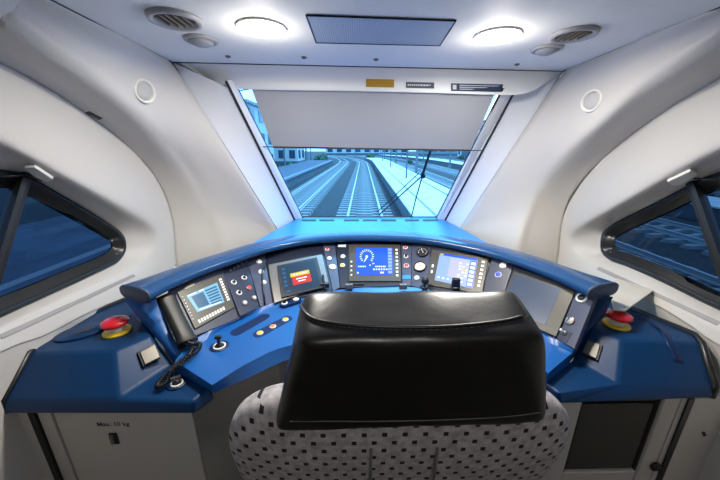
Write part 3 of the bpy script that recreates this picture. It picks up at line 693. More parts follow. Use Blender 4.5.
pl = fac(6); button(405.3, 247.8, pl, 'redbtn', .0125); button(406, 256.6, pl, 'black', .0125, 'white', 1); button(406.3, 265.8, pl, 'redbtn', .014)
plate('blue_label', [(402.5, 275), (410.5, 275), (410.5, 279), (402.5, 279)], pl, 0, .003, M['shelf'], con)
# gauges
pl = fac(7)
for (x, y), face in (((422.8, 252.5), 'black'), ((420, 267), 'cream')):
    p, n = PP(x, y, pl), pl[1]; ax = basis(n); r = .038
    g_ = obj('pressure_gauge', *lathe([(r, -.002), (r, .008), (r * .94, .013), (r * .84, .012), (r * .8, .006)], p, n, 32), M['black'], con, True, label='round gauge with a %s face' % face)
    obj('dial', *lathe([(r * .8, .0065), (.001, .007)], p, n, 32), M[face], g_)
    ink_ = M['white'] if face == 'black' else M['ink']; tk = []
    for k in range(9):
        t = math.radians(-120 + k * 30); dr = ax[0] * math.sin(t) + ax[1] * math.cos(t); tk.append(box(p + n * .0078 + dr * r * .66, (.0025, r * .16, .0008), (n.cross(dr), dr, n)))
    t = math.radians(-35); dr = ax[0] * math.sin(t) + ax[1] * math.cos(t); tk.append(box(p + n * .0085 + dr * r * .2, (.003, r * .9, .0008), (n.cross(dr), dr, n)))
    obj('needle_and_ticks', *join(*tk), ink_ if face == 'black' else M['redbtn'], g_)
button(416.8, 278, pl, 'white', .013)
# throttle knobs on the desk
for x, y, sq in ((424, 286, 0), (454.5, 286, 1)):
    p = PP(x, y + 2, fac(8) if sq else fac(7)) + V((0, -.012, .008)); k_ = obj('control_lever', *lathe([(.022, 0), (.022, .006), (.012, .01)], p, Z1, 20), M['black'], con, True)
    if sq: obj('lever_grip', *box(p + V((0, .0, .03)), (.040, .028, .045)), M['black'], k_, bevel=.005)
    else:
        obj('lever_stem', *tube([p, p + V((0, .004, .04))], .006, 8), M['steel'], k_, True)
        obj('lever_grip', *lathe([(.010, .02), (.019, .032), (.021, .045), (.015, .058), (.002, .063)], p, Z1, 20), M['black'], k_, True)
# right display
pl = fac(8); bz = [(431.5, 249), (489, 258), (482, 294), (426, 284.5)]; scr = [(440, 253), (478, 258.7), (472.5, 288.5), (434.5, 280)]
d = display(pl, bz, scr, 'bezel', 'pale'); B = bil(scr); Bb = bil(bz)
overlay(pl, [rect(B, .0, .0, 1, .07), rect(B, .82, .1, .99, .98)], .0094, E['blue'], d, 'blue_bars')
overlay(pl, [rect(B, .55 + .09 * (k % 3), .22 + .1 * (k // 3), .61 + .09 * (k % 3), .27 + .1 * (k // 3)) for k in range(17) if k % 4 != 1] + [rect(B, .84, .14 + k * .14, .97, .24 + k * .14) for k in range(6)] + [rect(B, .06 + k * .12, .84, .12 + k * .12, .90) for k in range(6)], .0098, E['white'], d)
overlay(pl, [rect(B, .3, .1, .8, .78)], .0092, E['lilac'], d, 'lilac_area')
overlay(pl, [rect(B, .02, .01, .1, .06), rect(B, .66, .42, .74, .47)], .0100, E['yellow'], d, 'yellow_marks')
overlay(pl, [rect(Bb, .89, .1 + k * .11, .94, .16 + k * .11) for k in range(7)] + [rect(Bb, .05, .42 + k * .16, .08, .5 + k * .16) for k in range(2)], .009, M['white'], d, 'soft_keys')
pl = fac(9); button(503, 265.8, pl, 'white', .015); button(498.3, 275, pl, 'bluebtn', .015)
# wide dim screen at the right
pl = fac(10); bz = [(514, 271), (575, 292), (556, 337), (496, 310)]; scr = [(515.5, 274), (561, 288.8), (545, 325), (500, 306)]
d = display(pl, bz, scr, 'bezel', 'grey'); d['label'] = 'wide dim screen'
pl = fac(11); button(582, 298, pl, 'black', .020, 'white'); button(570, 321, pl, 'white', .016, 'silver', 0)
plate('key_plate', [(558, 326), (572, 333), (566, 343), (555, 337)], pl, 0, .002, M['panel'], con)
p = PP(564.5, 333, pl); b_ = obj('toggle_switch', *lathe([(.012, 0), (.012, .004), (.007, .008)], p, pl[1], 14), M['silver'], con, True); obj('toggle_lever', *tube([p, p + pl[1] * .03], .005, 8), M['white'], b_, True)
p = PP(570, 321, pl); obj('key_slot', *box(p + pl[1] * .016, (.004, .018, .003), basis(pl[1])), M['black'], con)

# items on the desk top
def pill(x0, y0, x1, y1, hw, pl=DP, k=10):
    a, b = PP(x0, y0, pl), PP(x1, y1, pl); d = (b - a).normalized(); m = pl[1].cross(d); out = []
    for c, sg_ in ((a, 1), (b, -1)):
        for i in range(k + 1): t = math.pi * i / k; out.append(c + m * (hw * math.cos(t) * sg_) - d * (hw * math.sin(t) * sg_))
    return out
obj('pen_recess', *prism(pill(237, 332, 264, 317, .026), Z1 * .0015), M['navy'], con)
o_ = obj('button_plate', *prism(pill(259, 334, 287, 319, .024), Z1 * .002), M['navy'], con)
for x, y, c_ in ((260, 333.5, 'yellow'), (273, 327, 'orange'), (285.5, 320, 'yellow')): button(x, y, DP, c_, .0125, 'white')
DP2 = (V((0, 0, .864)), V((0, 0, 1)))
obj('button_plate', *prism([p - Z1 * .012 for p in pill(284, 304, 297, 300, .022, DP2)], Z1 * .014), M['navy'], con)
button(284.5, 303.5, DP2, 'black', .014, 'white', 1); button(296, 299.5, DP2, 'white', .014)
def joystick(x, y, z, key=False, r=.024):
    p = P(x, y, Z=z); o_ = obj('switch_plate', *lathe([(r * 1.5, 0), (r * 1.5, .002), (r * 1.45, .003)], p, Z1, 28), M['navy'], con, True)
    obj('switch_ring', *lathe([(r, .002), (r, .005), (r * .78, .006), (r * .74, .003)], p, Z1, 28, closed=False), M['white'], o_, True)
    obj('switch_boot', *lathe([(r * .72, .003), (r * .5, .012), (r * .25, .018)], p, Z1, 20), M['black'], o_, True)
    if key: obj('key_bar', *box(p + Z1 * .022, (.03, .007, .014), (V((.8, .6, 0)), V((-.6, .8, 0)), Z1)), M['steel'], o_, bevel=.001)
    else:
        obj('switch_stem', *tube([p + Z1 * .01, p + Z1 * .034], .006, 10), M['black'], o_, True); obj('switch_grip', *box(p + Z1 * .042, (.026, .014, .012)), M['black'], o_, bevel=.003)
joystick(219.5, 346.5, .85); joystick(177, 383.5, .803, True, .021)
# emergency stops and steel flap plates on the side boxes
for (x, y), s in (((117.5, 332), -1), ((616, 325), 1)):
    p = P(x, y, Z=.901)
    b_ = obj('emergency_stop', *lathe([(.047, 0), (.047, .007), (.043, .010), (.026, .010)], p, Z1, 36), M['yellow'], con, True, label='%s emergency stop, red mushroom on a yellow disc' % ('left' if s < 0 else 'right'))
    obj('stem', *lathe([(.027, .008), (.027, .022), (.022, .026), (.022, .034)], p, Z1, 28), M['white'], b_, True)
    obj('mushroom_cap', *lathe([(.024, .030), (.043, .036), (.047, .043), (.044, .051), (.030, .058), (.012, .061), (.001, .0615)], p, Z1, 36), M['red'], b_, True)
for top, fl, q in ((t1_, f1_, [(137, 352), (155, 343), (161, 358), (143, 367)]), (t2_, f2_, [(588, 338), (603, 345), (598, 361), (581, 353)])):
    pl = plane3(top[4], top[3], fl[1]); f_ = plate('card_slot_frame', q, pl, -.004, .003, M['black'], con, bevel=.002); c = (sum(a for a, _ in q) / 4, sum(b for _, b in q) / 4)
    plate('steel_flap', [(c[0] + (a - c[0]) * .84 + (1.0 if top is t1_ else -1.0), c[1] + (b - c[1]) * .84 - .5) for a, b in q], pl, .002, .009, M['steel'], f_, bevel=.002)
# oval lid left, cable channel right
p = P(83, 331.5, Z=.902); ax = (V((.8, .6, 0)).normalized(), V((-.6, .8, 0)).normalized(), Z1)
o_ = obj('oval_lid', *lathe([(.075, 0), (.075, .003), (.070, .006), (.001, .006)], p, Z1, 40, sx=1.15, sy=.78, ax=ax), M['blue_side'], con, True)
obj('lid_slot', *lathe([(.022, .0062), (.022, .0075), (.001, .0076)], p + V((.01, -.005, 0)), Z1, 24, sx=1.5, sy=.55, ax=ax), M['black'], o_)
ch = cr_([P(630, 318, Z=.901), P(641, 319, Z=.902), P(653, 323, Z=.902), P(665, 331, Z=.902)], 10)
fpl = plane3(t2_[0], t2_[4], f2_[1]); ch += cr_([PP(671, 343, fpl), PP(676, 353, fpl), PP(679, 362, fpl)], 6)
obj('cable_channel', *tube(ch, .021, 12, ry=.004, up=Z1 + V((0, -.5, 0)), taper=lambda t: 1.1 - .45 * t), M['navy'], con, True)

# telephone handset and coiled cord
pl0 = plane3(nq[0], nq[1], nq[2])
up_ = pl0[1]
hs = [PP(x, y, (pl0[0] + up_ * .03, up_)) for x, y in ((166, 298), (171, 308), (178, 322), (185, 336), (188, 343))]
t = thing('telephone_handset', hs[2], 'glossy black telephone handset in the niche left of the leftmost screen', 'handset')
obj('handset', *tube(cr_(hs, 24), .034, 20, ry=.022, up=up_, k=3.5, taper=lambda t: .86 + .22 * (abs(2 * t - 1) ** 2.5)), M['gloss'], t, True)
obj('cradle', *prism([PP(x, y, (pl0[0] + up_ * .002, up_)) for x, y in ((158, 303), (165, 300), (186, 347), (178, 350))], up_ * .014), M['black'], t, bevel=.003)
obj('cradle_edge', *tube([PP(161, 309, (pl0[0] + up_ * .02, up_)), PP(176, 342, (pl0[0] + up_ * .02, up_))], .002, 6), M['steel'], t)
path = cr_([P(187, 345, Z=.885), P(193, 346, Z=.865), P(200, 346, Z=.862), P(196, 354, Z=.862), P(184, 361, Z=.865), P(172, 371, Z=.83), P(162, 381, Z=.815), P(158, 388, Z=.812), P(165, 386, Z=.812), P(172, 375, Z=.822), P(181, 366, Z=.86), P(190, 356, Z=.868), P(194, 349, Z=.885)], 200)
hx = []; L = 0
for i in range(len(path) * 3):
    u = i / 3; k = min(int(u), len(path) - 2); p = path[k].lerp(path[k + 1], min(1, u - k)); d = (path[k + 1] - path[k]).normalized()
    a = d.cross(Z1).normalized(); b = a.cross(d); w_ = i * 2 * math.pi / 9.0
    hx.append(p + a * (.0075 * math.cos(w_)) + b * (.0075 * math.sin(w_)) + Z1 * .009)
obj('coiled_cord', *tube(hx, .0024, 5), M['rubber'], t, True)

# cream flap on the right sill
cq = [P(x, y, Z=.985) for x, y in ((607, 284), (617, 278), (654, 290), (626, 310), (614, 309))]
t = obj('document_flap', *prism(cq, (0, 0, -.008)), M['cream'], None, bevel=.003); tag(t, 'cream plastic flap lying between right window sill and right emergency stop', 'flap')

# ------------------------------------------------------------------ below the desk
def ypl(x, y, Y): return P(x, y, Y=Y)
YC = .84
cab = thing('left_cabinet', ypl(120, 470, YC), 'light grey cabinet marked Max. 10 kg under the left desk end', 'cabinet')
cab.name = 'storage_cabinet'
x0, x1 = ypl(38, 413, YC).x, ypl(193, 413, YC).x
obj('body', *box2((x0, YC + .012, .02), (x1, YC + .5, .75)), M['grey'], cab, bevel=.004)
xd = ypl(54, 416, YC).x
dr = obj('door', *box2((xd, YC, .05), (x1 - .004, YC + .012, .745)), M['grey'], cab, bevel=.003)
lp = ypl(114.5, 438, YC)
lt = obj('latch', *box(lp + V((0, -.002, 0)), (.028, .006, .05)), M['seam'], dr, bevel=.002)
obj('latch_tongue', *box(lp + V((-.003, -.007, 0)), (.014, .008, .04)), M['steel'], dr, bevel=.002)
textobj('lettering', 'Max. 10 kg', .026, ypl(113, 424.3, YC - .0006), V((1, 0, 0)), V((0, 0, 1)), M['ink'], dr)
obj('hinge_post', *box2((x0, YC - .004, .02), (xd - .006, YC + .012, .75)), M['grey'], cab, bevel=.003)
# angled side and knee-well
kw = thing('knee_well', V((CX, 1.5, 0)), 'dark grey knee well panels under the desk behind the seat', 'panel')
kx1 = ypl(545, 400, YC).x
obj('left_panel', *grid([[V((x1, YC, .79)), V((-.33, 1.08, .79)), V((-.2, 1.4, .79))], [V((x1, YC, 0)), V((-.33, 1.08, 0)), V((-.2, 1.4, 0))]]), M['kneegrey'], kw)
obj('back_panel', *box2((-.35, 1.4, 0), (.75, 1.42, .79)), M['greydark'], kw)
obj('right_panel', *grid([[V((kx1 + .02, YC, .79)), V((.55, 1.1, .79)), V((.5, 1.4, .79))], [V((kx1 + .02, YC, 0)), V((.55, 1.1, 0)), V((.5, 1.4, 0))]]), M['grey'], kw)
obj('panel_joint', *tube([V((-.40, 1.03, .8)), V((-.40, 1.03, 0))], .003, 6), M['seam'], kw)
# right cabinet with open dark compartment
rc = thing('open_cabinet', ypl(620, 470, YC), 'grey cabinet with an open dark compartment under the right desk end', 'cabinet')
xa, xb, xc, xe = ypl(550, 402, YC).x, ypl(582, 404, YC).x, ypl(662, 402, YC).x, ypl(692, 398, YC).x
zt, zb = .745, ypl(620, 472, YC).z
obj('left_stile', *box2((xa, YC, .02), (xb, YC + .4, .75)), M['grey'], rc, bevel=.003)
obj('bottom_rail', *box2((xb, YC, .02), (xc, YC + .4, zb)), M['grey'], rc, bevel=.006)
obj('compartment', *join(box2((xb, YC + .22, zb), (xc, YC + .23, .75)), box2((xb, YC + .01, zt - .02), (xc, YC + .22, .75)), box2((xc - .004, YC + .004, zb), (xc, YC + .22, .75)), box2((xb, YC + .004, zb), (xb + .004, YC + .22, .75))), M['greydark'], rc)
obj('open_flap', *box2((xb + .008, YC + .008, zb + .004), (xc - .012, YC + .022, zt - .035)), M['greydark'], rc, bevel=.008)
xm = (xc + xe) / 2 + .01
obj('right_stile', *box2((xc, YC - .006, .02), (xm - .003, YC + .4, .75)), M['grey'], rc, bevel=.005)
obj('door_edge', *box2((xm, YC - .006, .02), (xe - .012, YC + .4, .75)), M['grey'], rc, bevel=.004)
p = ypl(655, 466, YC - .008); obj('round_knob', *lathe([(.020, 0), (.020, .006), (.012, .012), (.001, .013)], p, V((0, -1, 0)), 20), M['black'], rc, True)
# black vertical gaskets and the wall returns beside the cabinets
for s, gx, ex in ((-1, (33, 413), x0), (1, (690, 398), xe)):
    g0 = ypl(*gx, YC - .004)
    gsk = struct(obj('trim_%d' % (3 if s < 0 else 4), *box2((g0.x - .010, YC - .012, 0), (g0.x + .010, YC + .2, .752)), M['rubber']))
    obj('wall_return', *box2((g0.x + s * .010, YC - .01, 0), (CX + s * 1.27, YC + .2, .752)), M['wall'], gsk, bevel=.01)
for x, y, s in ((22, 456, -1), (704, 434, 1)):
    p = ypl(x, y, YC - .013); o_ = obj('wall_slot', *box(p, (.010, .004, .020), (V((.8, 0, .6)), V((0, 1, 0)), V((-.6, 0, .8)))), M['seam']); tag(o_, 'tiny dark oblong slot low on the %s wall return beside the cabinet' % SIDE[s], 'slot')

# ------------------------------------------------------------------ driver seat
seat = thing('driver_chair', V((CX + .005, .62, 0)), 'driver chair with black leather headrest and grey dotted fabric back', 'chair')
SX = .096
# backrest shell with its own UV in metres
NU, NV = 64, 44
prof = []
def back_section(k):                       # k: 0 bottom .. 1 top; returns z, halfwidth, half depth, y centre
    return k
v, uvs, f = [], [], []
rows = []
zs = [.48, .56, .66, .76, .86, .94, 1.0, 1.04, 1.07, 1.095, 1.115, 1.13, 1.138, 1.141]
hws = [.30, .325, .345, .37, .378, .378, .372, .362, .348, .326, .294, .244, .165, .045]
hds = [.055, .06, .065, .065, .065, .065, .064, .062, .060, .056, .050, .040, .026, .006]
ycs = [.66, .64, .61, .58, .55, .53, .515, .508, .503, .498, .495, .492, .49, .49]
R = cr_([V((z, hw, hd)) for z, hw, hd in zip(zs, hws, hds)], 56); Yc = cr_([V((y, 0, 0)) for y in ycs], 56)
arc = 0
for i, (q, yc) in enumerate(zip(R, Yc)):
    if i: arc += math.hypot(q.x - R[i - 1].x, (q.z - R[i - 1].z))
    for j in range(NU + 1):
        t = 2 * math.pi * j / NU + math.pi / 2; c_, s_ = math.cos(t), math.sin(t); e = 2 / 3.2
        x = q.y * math.copysign(abs(c_) ** e, c_); y = q.z * math.copysign(abs(s_) ** e, s_)
        # slight side bolsters and centre channels in the fabric
        dep = 0
        if s_ < 0: dep = .006 * math.exp(-((abs(x) - .065) / .006) ** 2) + .004 * math.exp(-((x + .0) / .2) ** 2)
        v.append(V((SX + x, yc.x + y + dep * .8, q.x))); uvs.append((x + 2.0 + (.0 if s_ < 0 else .013), arc + 1.0))
for i in range(55):
    for j in range(NU): f.append([i * (NU + 1) + j, i * (NU + 1) + j + 1, (i + 1) * (NU + 1) + j + 1, (i + 1) * (NU + 1) + j])
f.append([55 * (NU + 1) + j for j in range(NU)]); f.append([j for j in range(NU)][::-1])
obj('backrest', v, f, M['fabric'], seat, True, uv=uvs, fix=False)
obj('piping', *tube([V((SX + .31 * math.sin(t) , .45 - .0, .78 + .05)) for t in ()] or [V((SX - .066, .461, .80)), V((SX - .066, .449, .95)), V((SX - .066, .445, 1.03))], .003, 6), M['thread'], seat, True)
obj('piping', *tube([V((SX + .066, .461, .80)), V((SX + .066, .449, .95)), V((SX + .066, .445, 1.03))], .003, 6), M['thread'], seat, True)
# headrest
hv = [P(281, 427, Y=.405), P(546, 418, Y=.405), P(540, 326, Y=.40), P(296, 330, Y=.40)]
zb_, ztp = 1.147, 1.352
rear = [V((SX - .253, .408, 1.108)), V((SX + .258, .408, 1.120)), V((SX + .208, .392, 1.322)), V((SX - .188, .392, 1.317))]
front = [V((SX - .235, .53, 1.12)), V((SX + .235, .53, 1.12)), V((SX + .215, .52, 1.350)), V((SX - .198, .52, 1.350))]
def hr_grid():
    v, f = [], []; nx, nz, ny = 14, 8, 6
    def face(a, b, c, d, m, n):
        k = len(v)
        for j in range(n + 1):
            for i in range(m + 1): v.append(a.lerp(b, i / m).lerp(d.lerp(c, i / m), j / n))
        for j in range(n):
            for i in range(m): f.append([k + j * (m + 1) + i, k + j * (m + 1) + i + 1, k + (j + 1) * (m + 1) + i + 1, k + (j + 1) * (m + 1) + i])
    r, g = rear, front
    face(r[0], r[1], r[2], r[3], nx, nz); face(r[3], r[2], g[2], g[3], nx, ny); face(r[1], g[1], g[2], r[2], ny, nz); face(g[0], r[0], r[3], g[3], ny, nz); face(g[1], g[0], g[3], g[2], nx, nz); face(g[0], g[1], r[1], r[0], nx, ny)
    return v, f
v, f = hr_grid()
bm = bmesh.new(); bv = [bm.verts.new(x) for x in v]
for q in f: bm.faces.new([bv[i] for i in q])
bmesh.ops.remove_doubles(bm, verts=bm.verts, dist=.0005); bmesh.ops.recalc_face_normals(bm, faces=bm.faces)
for it in range(2): bmesh.ops.smooth_vert(bm, verts=bm.verts, factor=.5, use_axis_x=True, use_axis_y=True, use_axis_z=True)
for vv_ in bm.verts:                        # creases where the cover pulls at its seams
    x, z = vv_.co.x - SX, vv_.co.z
    if vv_.co.y < .45: vv_.co.y += .0015 * math.sin(x * 60 + z * 40) + .0012 * math.sin(z * 130 - x * 21)
    if vv_.co.z > 1.33: vv_.co.z += .002 * math.sin(x * 38)
bm.verts.index_update(); v = [x.co.copy() for x in bm.verts]; f = [[a.index for a in q.verts] for q in bm.faces]; bm.free()
hr = obj('headrest', v, f, M['leather'], seat, True, subsurf=2, label='black leather headrest')
HT2 = bvh((v, f))
def stitch(pix, name, r=.0016, lift=.0006):
    pts = []
    for x, y in pix:
        try: p, n = hit(x, y, HT2); pts.append(p + n * lift)
        except RuntimeError: pass
    if len(pts) < 3: return
    return obj(name, *tube(cr_(pts, 40), r, 6), M['leather'] if name == 'seam_welt' else M['thread'], hr, True)
stitch([(301, 306), (306, 314), (318, 321), (350, 325.5), (400, 327.5), (450, 327), (500, 322), (522, 317), (531, 311)], 'seam_welt', .0035, .001)
st_ = [(303, 309), (308, 317), (320, 323.5), (350, 328), (400, 330), (450, 329.5), (500, 324.5), (523, 319.5), (531, 314)]
pts = []
for x, y in st_:
    try: p, n = hit(x, y, HT2); pts.append(p + n * .001)
    except RuntimeError: pass
pts = cr_(pts, 120); obj('stitching', *join(*[tube([pts[i], pts[i + 1]], .0009, 4) for i in range(0, 118, 2)]), M['thread'], hr)['kind'] = 'stuff'
stitch([(290, 421), (330, 421), (380, 421), (430, 420), (480, 418), (520, 415), (540, 412)], 'lower_stitching', .0011)
obj('headrest_post', *tube([V((SX - .08, .50, 1.02)), V((SX - .08, .50, 1.2))], .008, 10), M['steel'], seat, True)
obj('headrest_post', *tube([V((SX + .08, .50, 1.02)), V((SX + .08, .50, 1.2))], .008, 10), M['steel'], seat, True)
obj('seat_cushion', *box((SX, .92, .46), (.54, .50, .12)), M['fabric'], seat, bevel=.04, seg=4)
obj('armrest', *box((SX + .37, .80, .66), (.06, .3, .045)), M['leather'], seat, bevel=.015)
obj('pedestal', *lathe([(.22, 0), (.22, .03), (.12, .06), (.10, .38), (.16, .41)], V((SX, .88, 0)), Z1, 28), M['black'], seat, True)

# ------------------------------------------------------------------ wiper outside the glass
wp = thing('windscreen_wiper', onws(430, 170, -.09), 'dark windscreen wiper arm outside the glass, reaching down to the left', 'wiper')
def wv(x, y, o=-.09): return onws(x, y, o)
obj('upper_arm', *tube([wv(437, 120), wv(430, 152), wv(422.5, 175)], .010, 8), M['seam'], wp)
obj('pivot', *lathe([(.018, -.02), (.018, .01), (.01, .016)], wv(423, 176), wpl[1], 14), M['seam'], wp, True)
obj('arm', *tube([wv(423, 175), wv(379, 215)], .0055, 8), M['seam'], wp)
obj('linkage', *tube([wv(419, 173), wv(377, 212)], .004, 8), M['seam'], wp)
obj('blade', *tube([wv(422, 177), wv(415.5, 200), wv(411.5, 217)], .0055, 8), M['seam'], wp)

# ------------------------------------------------------------------ outside: tracks, platforms, yard
AL = math.radians(1.55)
def T(s, d, z): return V((s * math.cos(AL) + d * math.sin(AL), d * math.cos(AL) - s * math.sin(AL), z))
GZ = -1.25
gr = struct(obj('ground', *grid([[V((-160, -60, GZ - .12)), V((160, -60, GZ - .12))], [V((-160, 300, GZ - .12)), V((160, 300, GZ - .12))]]), M['ballast']))
def bend(d): return -max(0, d - 55) ** 2 * .0030
slp = [None]
def track(s0, d0, d1, label, nsl, cat='track'):
    t = thing('railway_track', T(s0, d0, GZ), label, cat)
    ds = [d0 + (d1 - d0) * i / 40 for i in range(41)]
    for sd in (-.7175, .7175):
        v, f = [], []
        for d in ds:
            c = T(s0 + sd + bend(d), d, GZ); rr = V((math.cos(AL), -math.sin(AL), 0))
            for a, b in ((-.04, 0), (-.04, .02), (-.012, .04), (-.012, .11), (-.036, .125), (-.036, .155), (.036, .155), (.036, .125), (.012, .11), (.012, .04), (.04, .02), (.04, 0)): v.append(c + rr * a + V((0, 0, b)))
        for i in range(40):
            for j in range(12): k = (j + 1) % 12; f.append([i * 12 + j, i * 12 + k, (i + 1) * 12 + k, (i + 1) * 12 + j])
        obj('rail', v, f, M['rail'], t)
    for i in range(nsl):
        d = d0 + .3 + i * .62; c = T(s0 + bend(d), d, GZ - .05)
        if slp[0] is None:
            q = [(-1.3, -.13, -.07), (1.3, -.13, -.07), (1.3, .13, -.07), (-1.3, .13, -.07), (-1.27, -.10, .05), (-.4, -.10, .05), (-.35, -.10, .02), (.35, -.10, .02), (.4, -.10, .05), (1.27, -.10, .05), (1.27, .10, .05), (.4, .10, .05), (.35, .10, .02), (-.35, .10, .02), (-.4, .10, .05), (-1.27, .10, .05)]
            me = bpy.data.meshes.new('sleeper'); me.from_pydata([V(x) for x in q], [], [[0, 3, 2, 1], [4, 5, 14, 15], [5, 6, 13, 14], [6, 7, 12, 13], [7, 8, 11, 12], [8, 9, 10, 11], [0, 1, 9, 8, 7, 6, 5, 4], [3, 15, 14, 13, 12, 11, 10, 2], [0, 4, 15, 3], [1, 2, 10, 9]]); me.materials.append(M['sleeper']); slp[0] = me
        o = bpy.data.objects.new('sleeper', slp[0]); COL.objects.link(o); o.parent = t; o.location = c - WL[t]; o.rotation_euler.z = -AL - (2 * max(0, d - 55) * -.0030)
    return t
track(.08, 4, 120, 'concrete sleeper track straight ahead of the windscreen', 130)
track(-3.7, 4, 120, 'first track left of the one straight ahead', 110)
track(7.0, 3, 120, 'track just right of the pale platform', 110)
track(11.2, 3, 120, 'second track right of the pale platform', 90)
track(24.0, 3, 120, 'outermost track at the right side of the yard', 60)
track(19.5, 3, 120, 'third track right, beyond the far narrow platform', 90)
def platform(s0, s1, d0, d1, z, topm, label, strips=()):
    t = thing('station_platform', T(s0, d0, GZ), label, 'platform'); n = 24
    ds = [d0 + (d1 - d0) * i / n for i in range(n + 1)]
    def slab(a, b, lo, hi, m, nm):
        L_ = [T(a + bend(d), d, hi) for d in ds]; R_ = [T(b + bend(d), d, hi) for d in ds]
        obj(nm, *grid([[p - Z1 * (hi - lo) for p in L_], L_, R_, [p - Z1 * (hi - lo) for p in R_], [p - Z1 * (hi - lo) for p in L_]]), m, t)
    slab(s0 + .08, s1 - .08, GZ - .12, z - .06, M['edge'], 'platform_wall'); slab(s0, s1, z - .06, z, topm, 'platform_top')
    for a, b, m in strips: slab(a, b, z, z + .006, m, 'platform_strip')
    return t
PZ = -.66
platform(1.75, 4.95, 2, 75, PZ, M['concrete'], 'pale concrete platform just right of the track ahead', ((2.5, 2.62, M['tact']), (4.2, 4.3, M['darkplat'])))
platform(-10.5, -5.6, -20, 60, PZ, M['darkplat'], 'dark asphalt platform on the left with a pale edge strip', ((-6.22, -5.98, M['tact']), (-5.9, -5.65, M['darkplat'])))
platform(14.2, 17.0, 5, 110, PZ, M['concrete'], 'narrow far platform to the right between yard tracks')
# paving joints on the pale platform
# masts
def mast(s, d, h, label, arm=0):
    b = T(s + bend(d), d, GZ - .12); t = thing('catenary_mast', b, label, 'mast', 'catenary masts')
    obj('pole', *box(b + Z1 * h / 2, (.22, .22, h)), M['mast'], t); obj('footing', *box(b + Z1 * .2, (.46, .46, .4)), M['sleeper'], t)
    if arm: obj('bracket', *tube([b + Z1 * (h - 1), b + V((arm, 0, h - .6))], .05, 6), M['mast'], t); obj('stay', *tube([b + Z1 * (h - .1), b + V((arm, 0, h - .6))], .03, 6), M['mast'], t)
k = 0
for s in (5.3, 13.4, -11.6, 21.8):
    for i in range(5):
        d = 26 + i * 19 + (s % 3) * 2
        sd = {5.3: 'right edge of the pale platform', 13.4: 'second and third right tracks', -11.6: 'back of the left dark platform', 21.8: 'far right end of the yard'}[s]
        mast(s, d, 8.2, '%s catenary mast by the %s, counted away from the cab' % (['nearest', 'second', 'third', 'fourth', 'farthest'][i], sd), 2.6 * (-1 if s in (5.3, 21.8) else 1))
# lamp posts and signs on the pale platform
for i, d in enumerate((24, 38, 54)):
    b = T(3.4 + bend(d), d, PZ + .004); t = thing('platform_lamp', b, '%s thin lamp post on the pale platform' % ['nearest', 'middle', 'farthest'][i], 'lamp post')
    obj('post', *tube([b, b + Z1 * 5], .06, 8), M['mast'], t, True); obj('lamp_head', *box(b + V((0, 0, 5.0)), (.9, .25, .12)), M['white'], t)
# buildings
def building(s, d, w, dp, h, m, label, rows, cols, name='station_building'):
    t = thing(name, T(s, d, GZ - .12), label, 'building'); c = T(s, d + dp / 2, GZ - .12 + h / 2); ax = (V((math.cos(AL), -math.sin(AL), 0)), V((math.sin(AL), math.cos(AL), 0)), Z1)
    obj('walls', *box(c, (w, dp, h), ax), m, t); obj('roof', *box(c + Z1 * (h / 2 + .15), (w + .5, dp + .5, .3), ax), M['build2'], t); obj('plinth', *box(c - Z1 * (h / 2 - .3), (w + .1, dp + .1, .6), ax), M['edge'], t)
    f0 = c - ax[1] * (dp / 2) ; side = 1 if s < 0 else -1
    for r in range(rows):
        for q in range(cols):
            z = -h / 2 + (r + .62) * h / rows; o = obj('window', *box(f0 + ax[0] * ((q + .5) / cols - .5) * w + Z1 * z, (w / cols * .55, .12, h / rows * .5), ax), M['winmat'], t)
        nd = max(2, int(dp / 3))
        for q in range(nd):
            z = -h / 2 + (r + .62) * h / rows; obj('window', *box(c + ax[0] * (w / 2 * side) + ax[1] * ((q + .5) / nd - .5) * dp + Z1 * z, (.12, dp / nd * .5, h / rows * .5), ax), M['winmat'], t)
building(-15, 34, 5.5, 9, 7.5, M['build1'], 'small pale building beyond the left platform', 3, 2)
building(-15.2, 58, 6, 7, 9, M['build1'], 'bright white station building left of the tracks', 3, 3)
building(-23, 44, 8, 30, 10, M['build2'], 'tall grey building at the far left behind the pale one', 4, 3)
building(-36, 100, 12, 10, 7, M['build2'], 'grey hall where the tracks bend away', 2, 5)
building(2, 150, 40, 8, 9, M['build1'], 'long pale hall closing the view straight ahead', 3, 9)
building(40, 135, 30, 12, 8, M['build2'], 'wide grey depot hall on the right horizon', 2, 8)
building(32, 46, 6, 50, 9, M['build1'], 'long pale warehouse along the right edge of the yard', 3, 2)
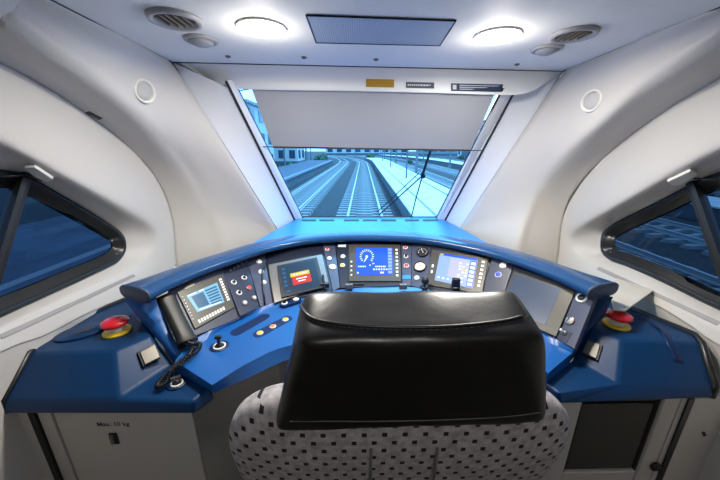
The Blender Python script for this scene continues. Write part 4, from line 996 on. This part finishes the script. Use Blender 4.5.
# wagons parked in the yard
def wagon(s, d, L_, m, label):
    t = thing('railway_wagon', T(s, d, GZ), label, 'wagon'); ax = (V((math.cos(AL), -math.sin(AL), 0)), V((math.sin(AL), math.cos(AL), 0)), Z1)
    c = T(s + bend(d), d + L_ / 2, GZ + 2.4)
    obj('body', *box(c, (2.8, L_, 2.7), ax), m, t, bevel=.2); obj('underframe', *box(c - Z1 * 1.55, (2.2, L_ - .6, .4), ax), M['edge'], t)
    for q in (-.36, -.26, .26, .36):
        for e in (-.75, .75): obj('wheel', *lathe([(.46, -.06), (.46, .06)], c + ax[1] * (L_ * q) + ax[0] * e - Z1 * 1.78, ax[0], 16), M['mast'], t)
    for q in range(5): obj('window', *box(c + ax[1] * ((q + .5) / 5 - .5) * L_ * .9 + Z1 * .4 - ax[0] * 1.4, (.06, L_ * .11, .8), ax), M['winmat'], t)
wagon(24.0, 50, 22, M['edge'], 'dark passenger wagon parked in the right yard')
wagon(24.0, 12, 24, M['build2'], 'grey passenger wagon parked far right beside the yard tracks')
# equipment boxes and bushes along the line
for i, (s, d, h, lb) in enumerate(((9.2, 20, .6, 'low equipment box between the two right tracks'),)):
    b = T(s, d, GZ - .12); t = thing('equipment_box', b, lb, 'box'); obj('case', *box(b + Z1 * h / 2, (.5, .4, h)), M['build1'], t, bevel=.03); obj('lid', *box(b + Z1 * (h + .03), (.56, .46, .06)), M['build2'], t)
for i, (s, d, r) in enumerate(((-13.6, 25, 1.0), (-12.0, 50, .6), (-9.5, 68, 1.2), (-10.5, 80, 1.3), (2.0, 84, 1.2), (9.1, 60, .5), (26.6, 84, .9), (-11.2, 41, .5))):
    b = T(s, d, GZ); bm = bmesh.new(); bmesh.ops.create_icosphere(bm, subdivisions=4, radius=r)
    for v_ in bm.verts: v_.co *= 1 + .22 * math.sin(v_.co.x * 9 / r + i) * math.sin(v_.co.y * 8 / r) + random.uniform(-.07, .07); v_.co.z = max(-.2, v_.co.z * .9)
    vs2 = [b + v_.co + Z1 * .2 for v_ in bm.verts]; bm.verts.index_update(); fs2 = [[q.index for q in f_.verts] for f_ in bm.faces]; bm.free()
    o = obj('trackside_bush', vs2, fs2, M['leaf']); tag(o, ['bush beside the small pale building', 'bush before the white station building', 'bush just past the left platform end', 'bush on the left where the tracks start to bend', 'bush beyond the end of the pale platform', 'bush between the right tracks, far away', 'bush before the right depot hall', 'bush between the two pale left buildings'][i], 'bush')
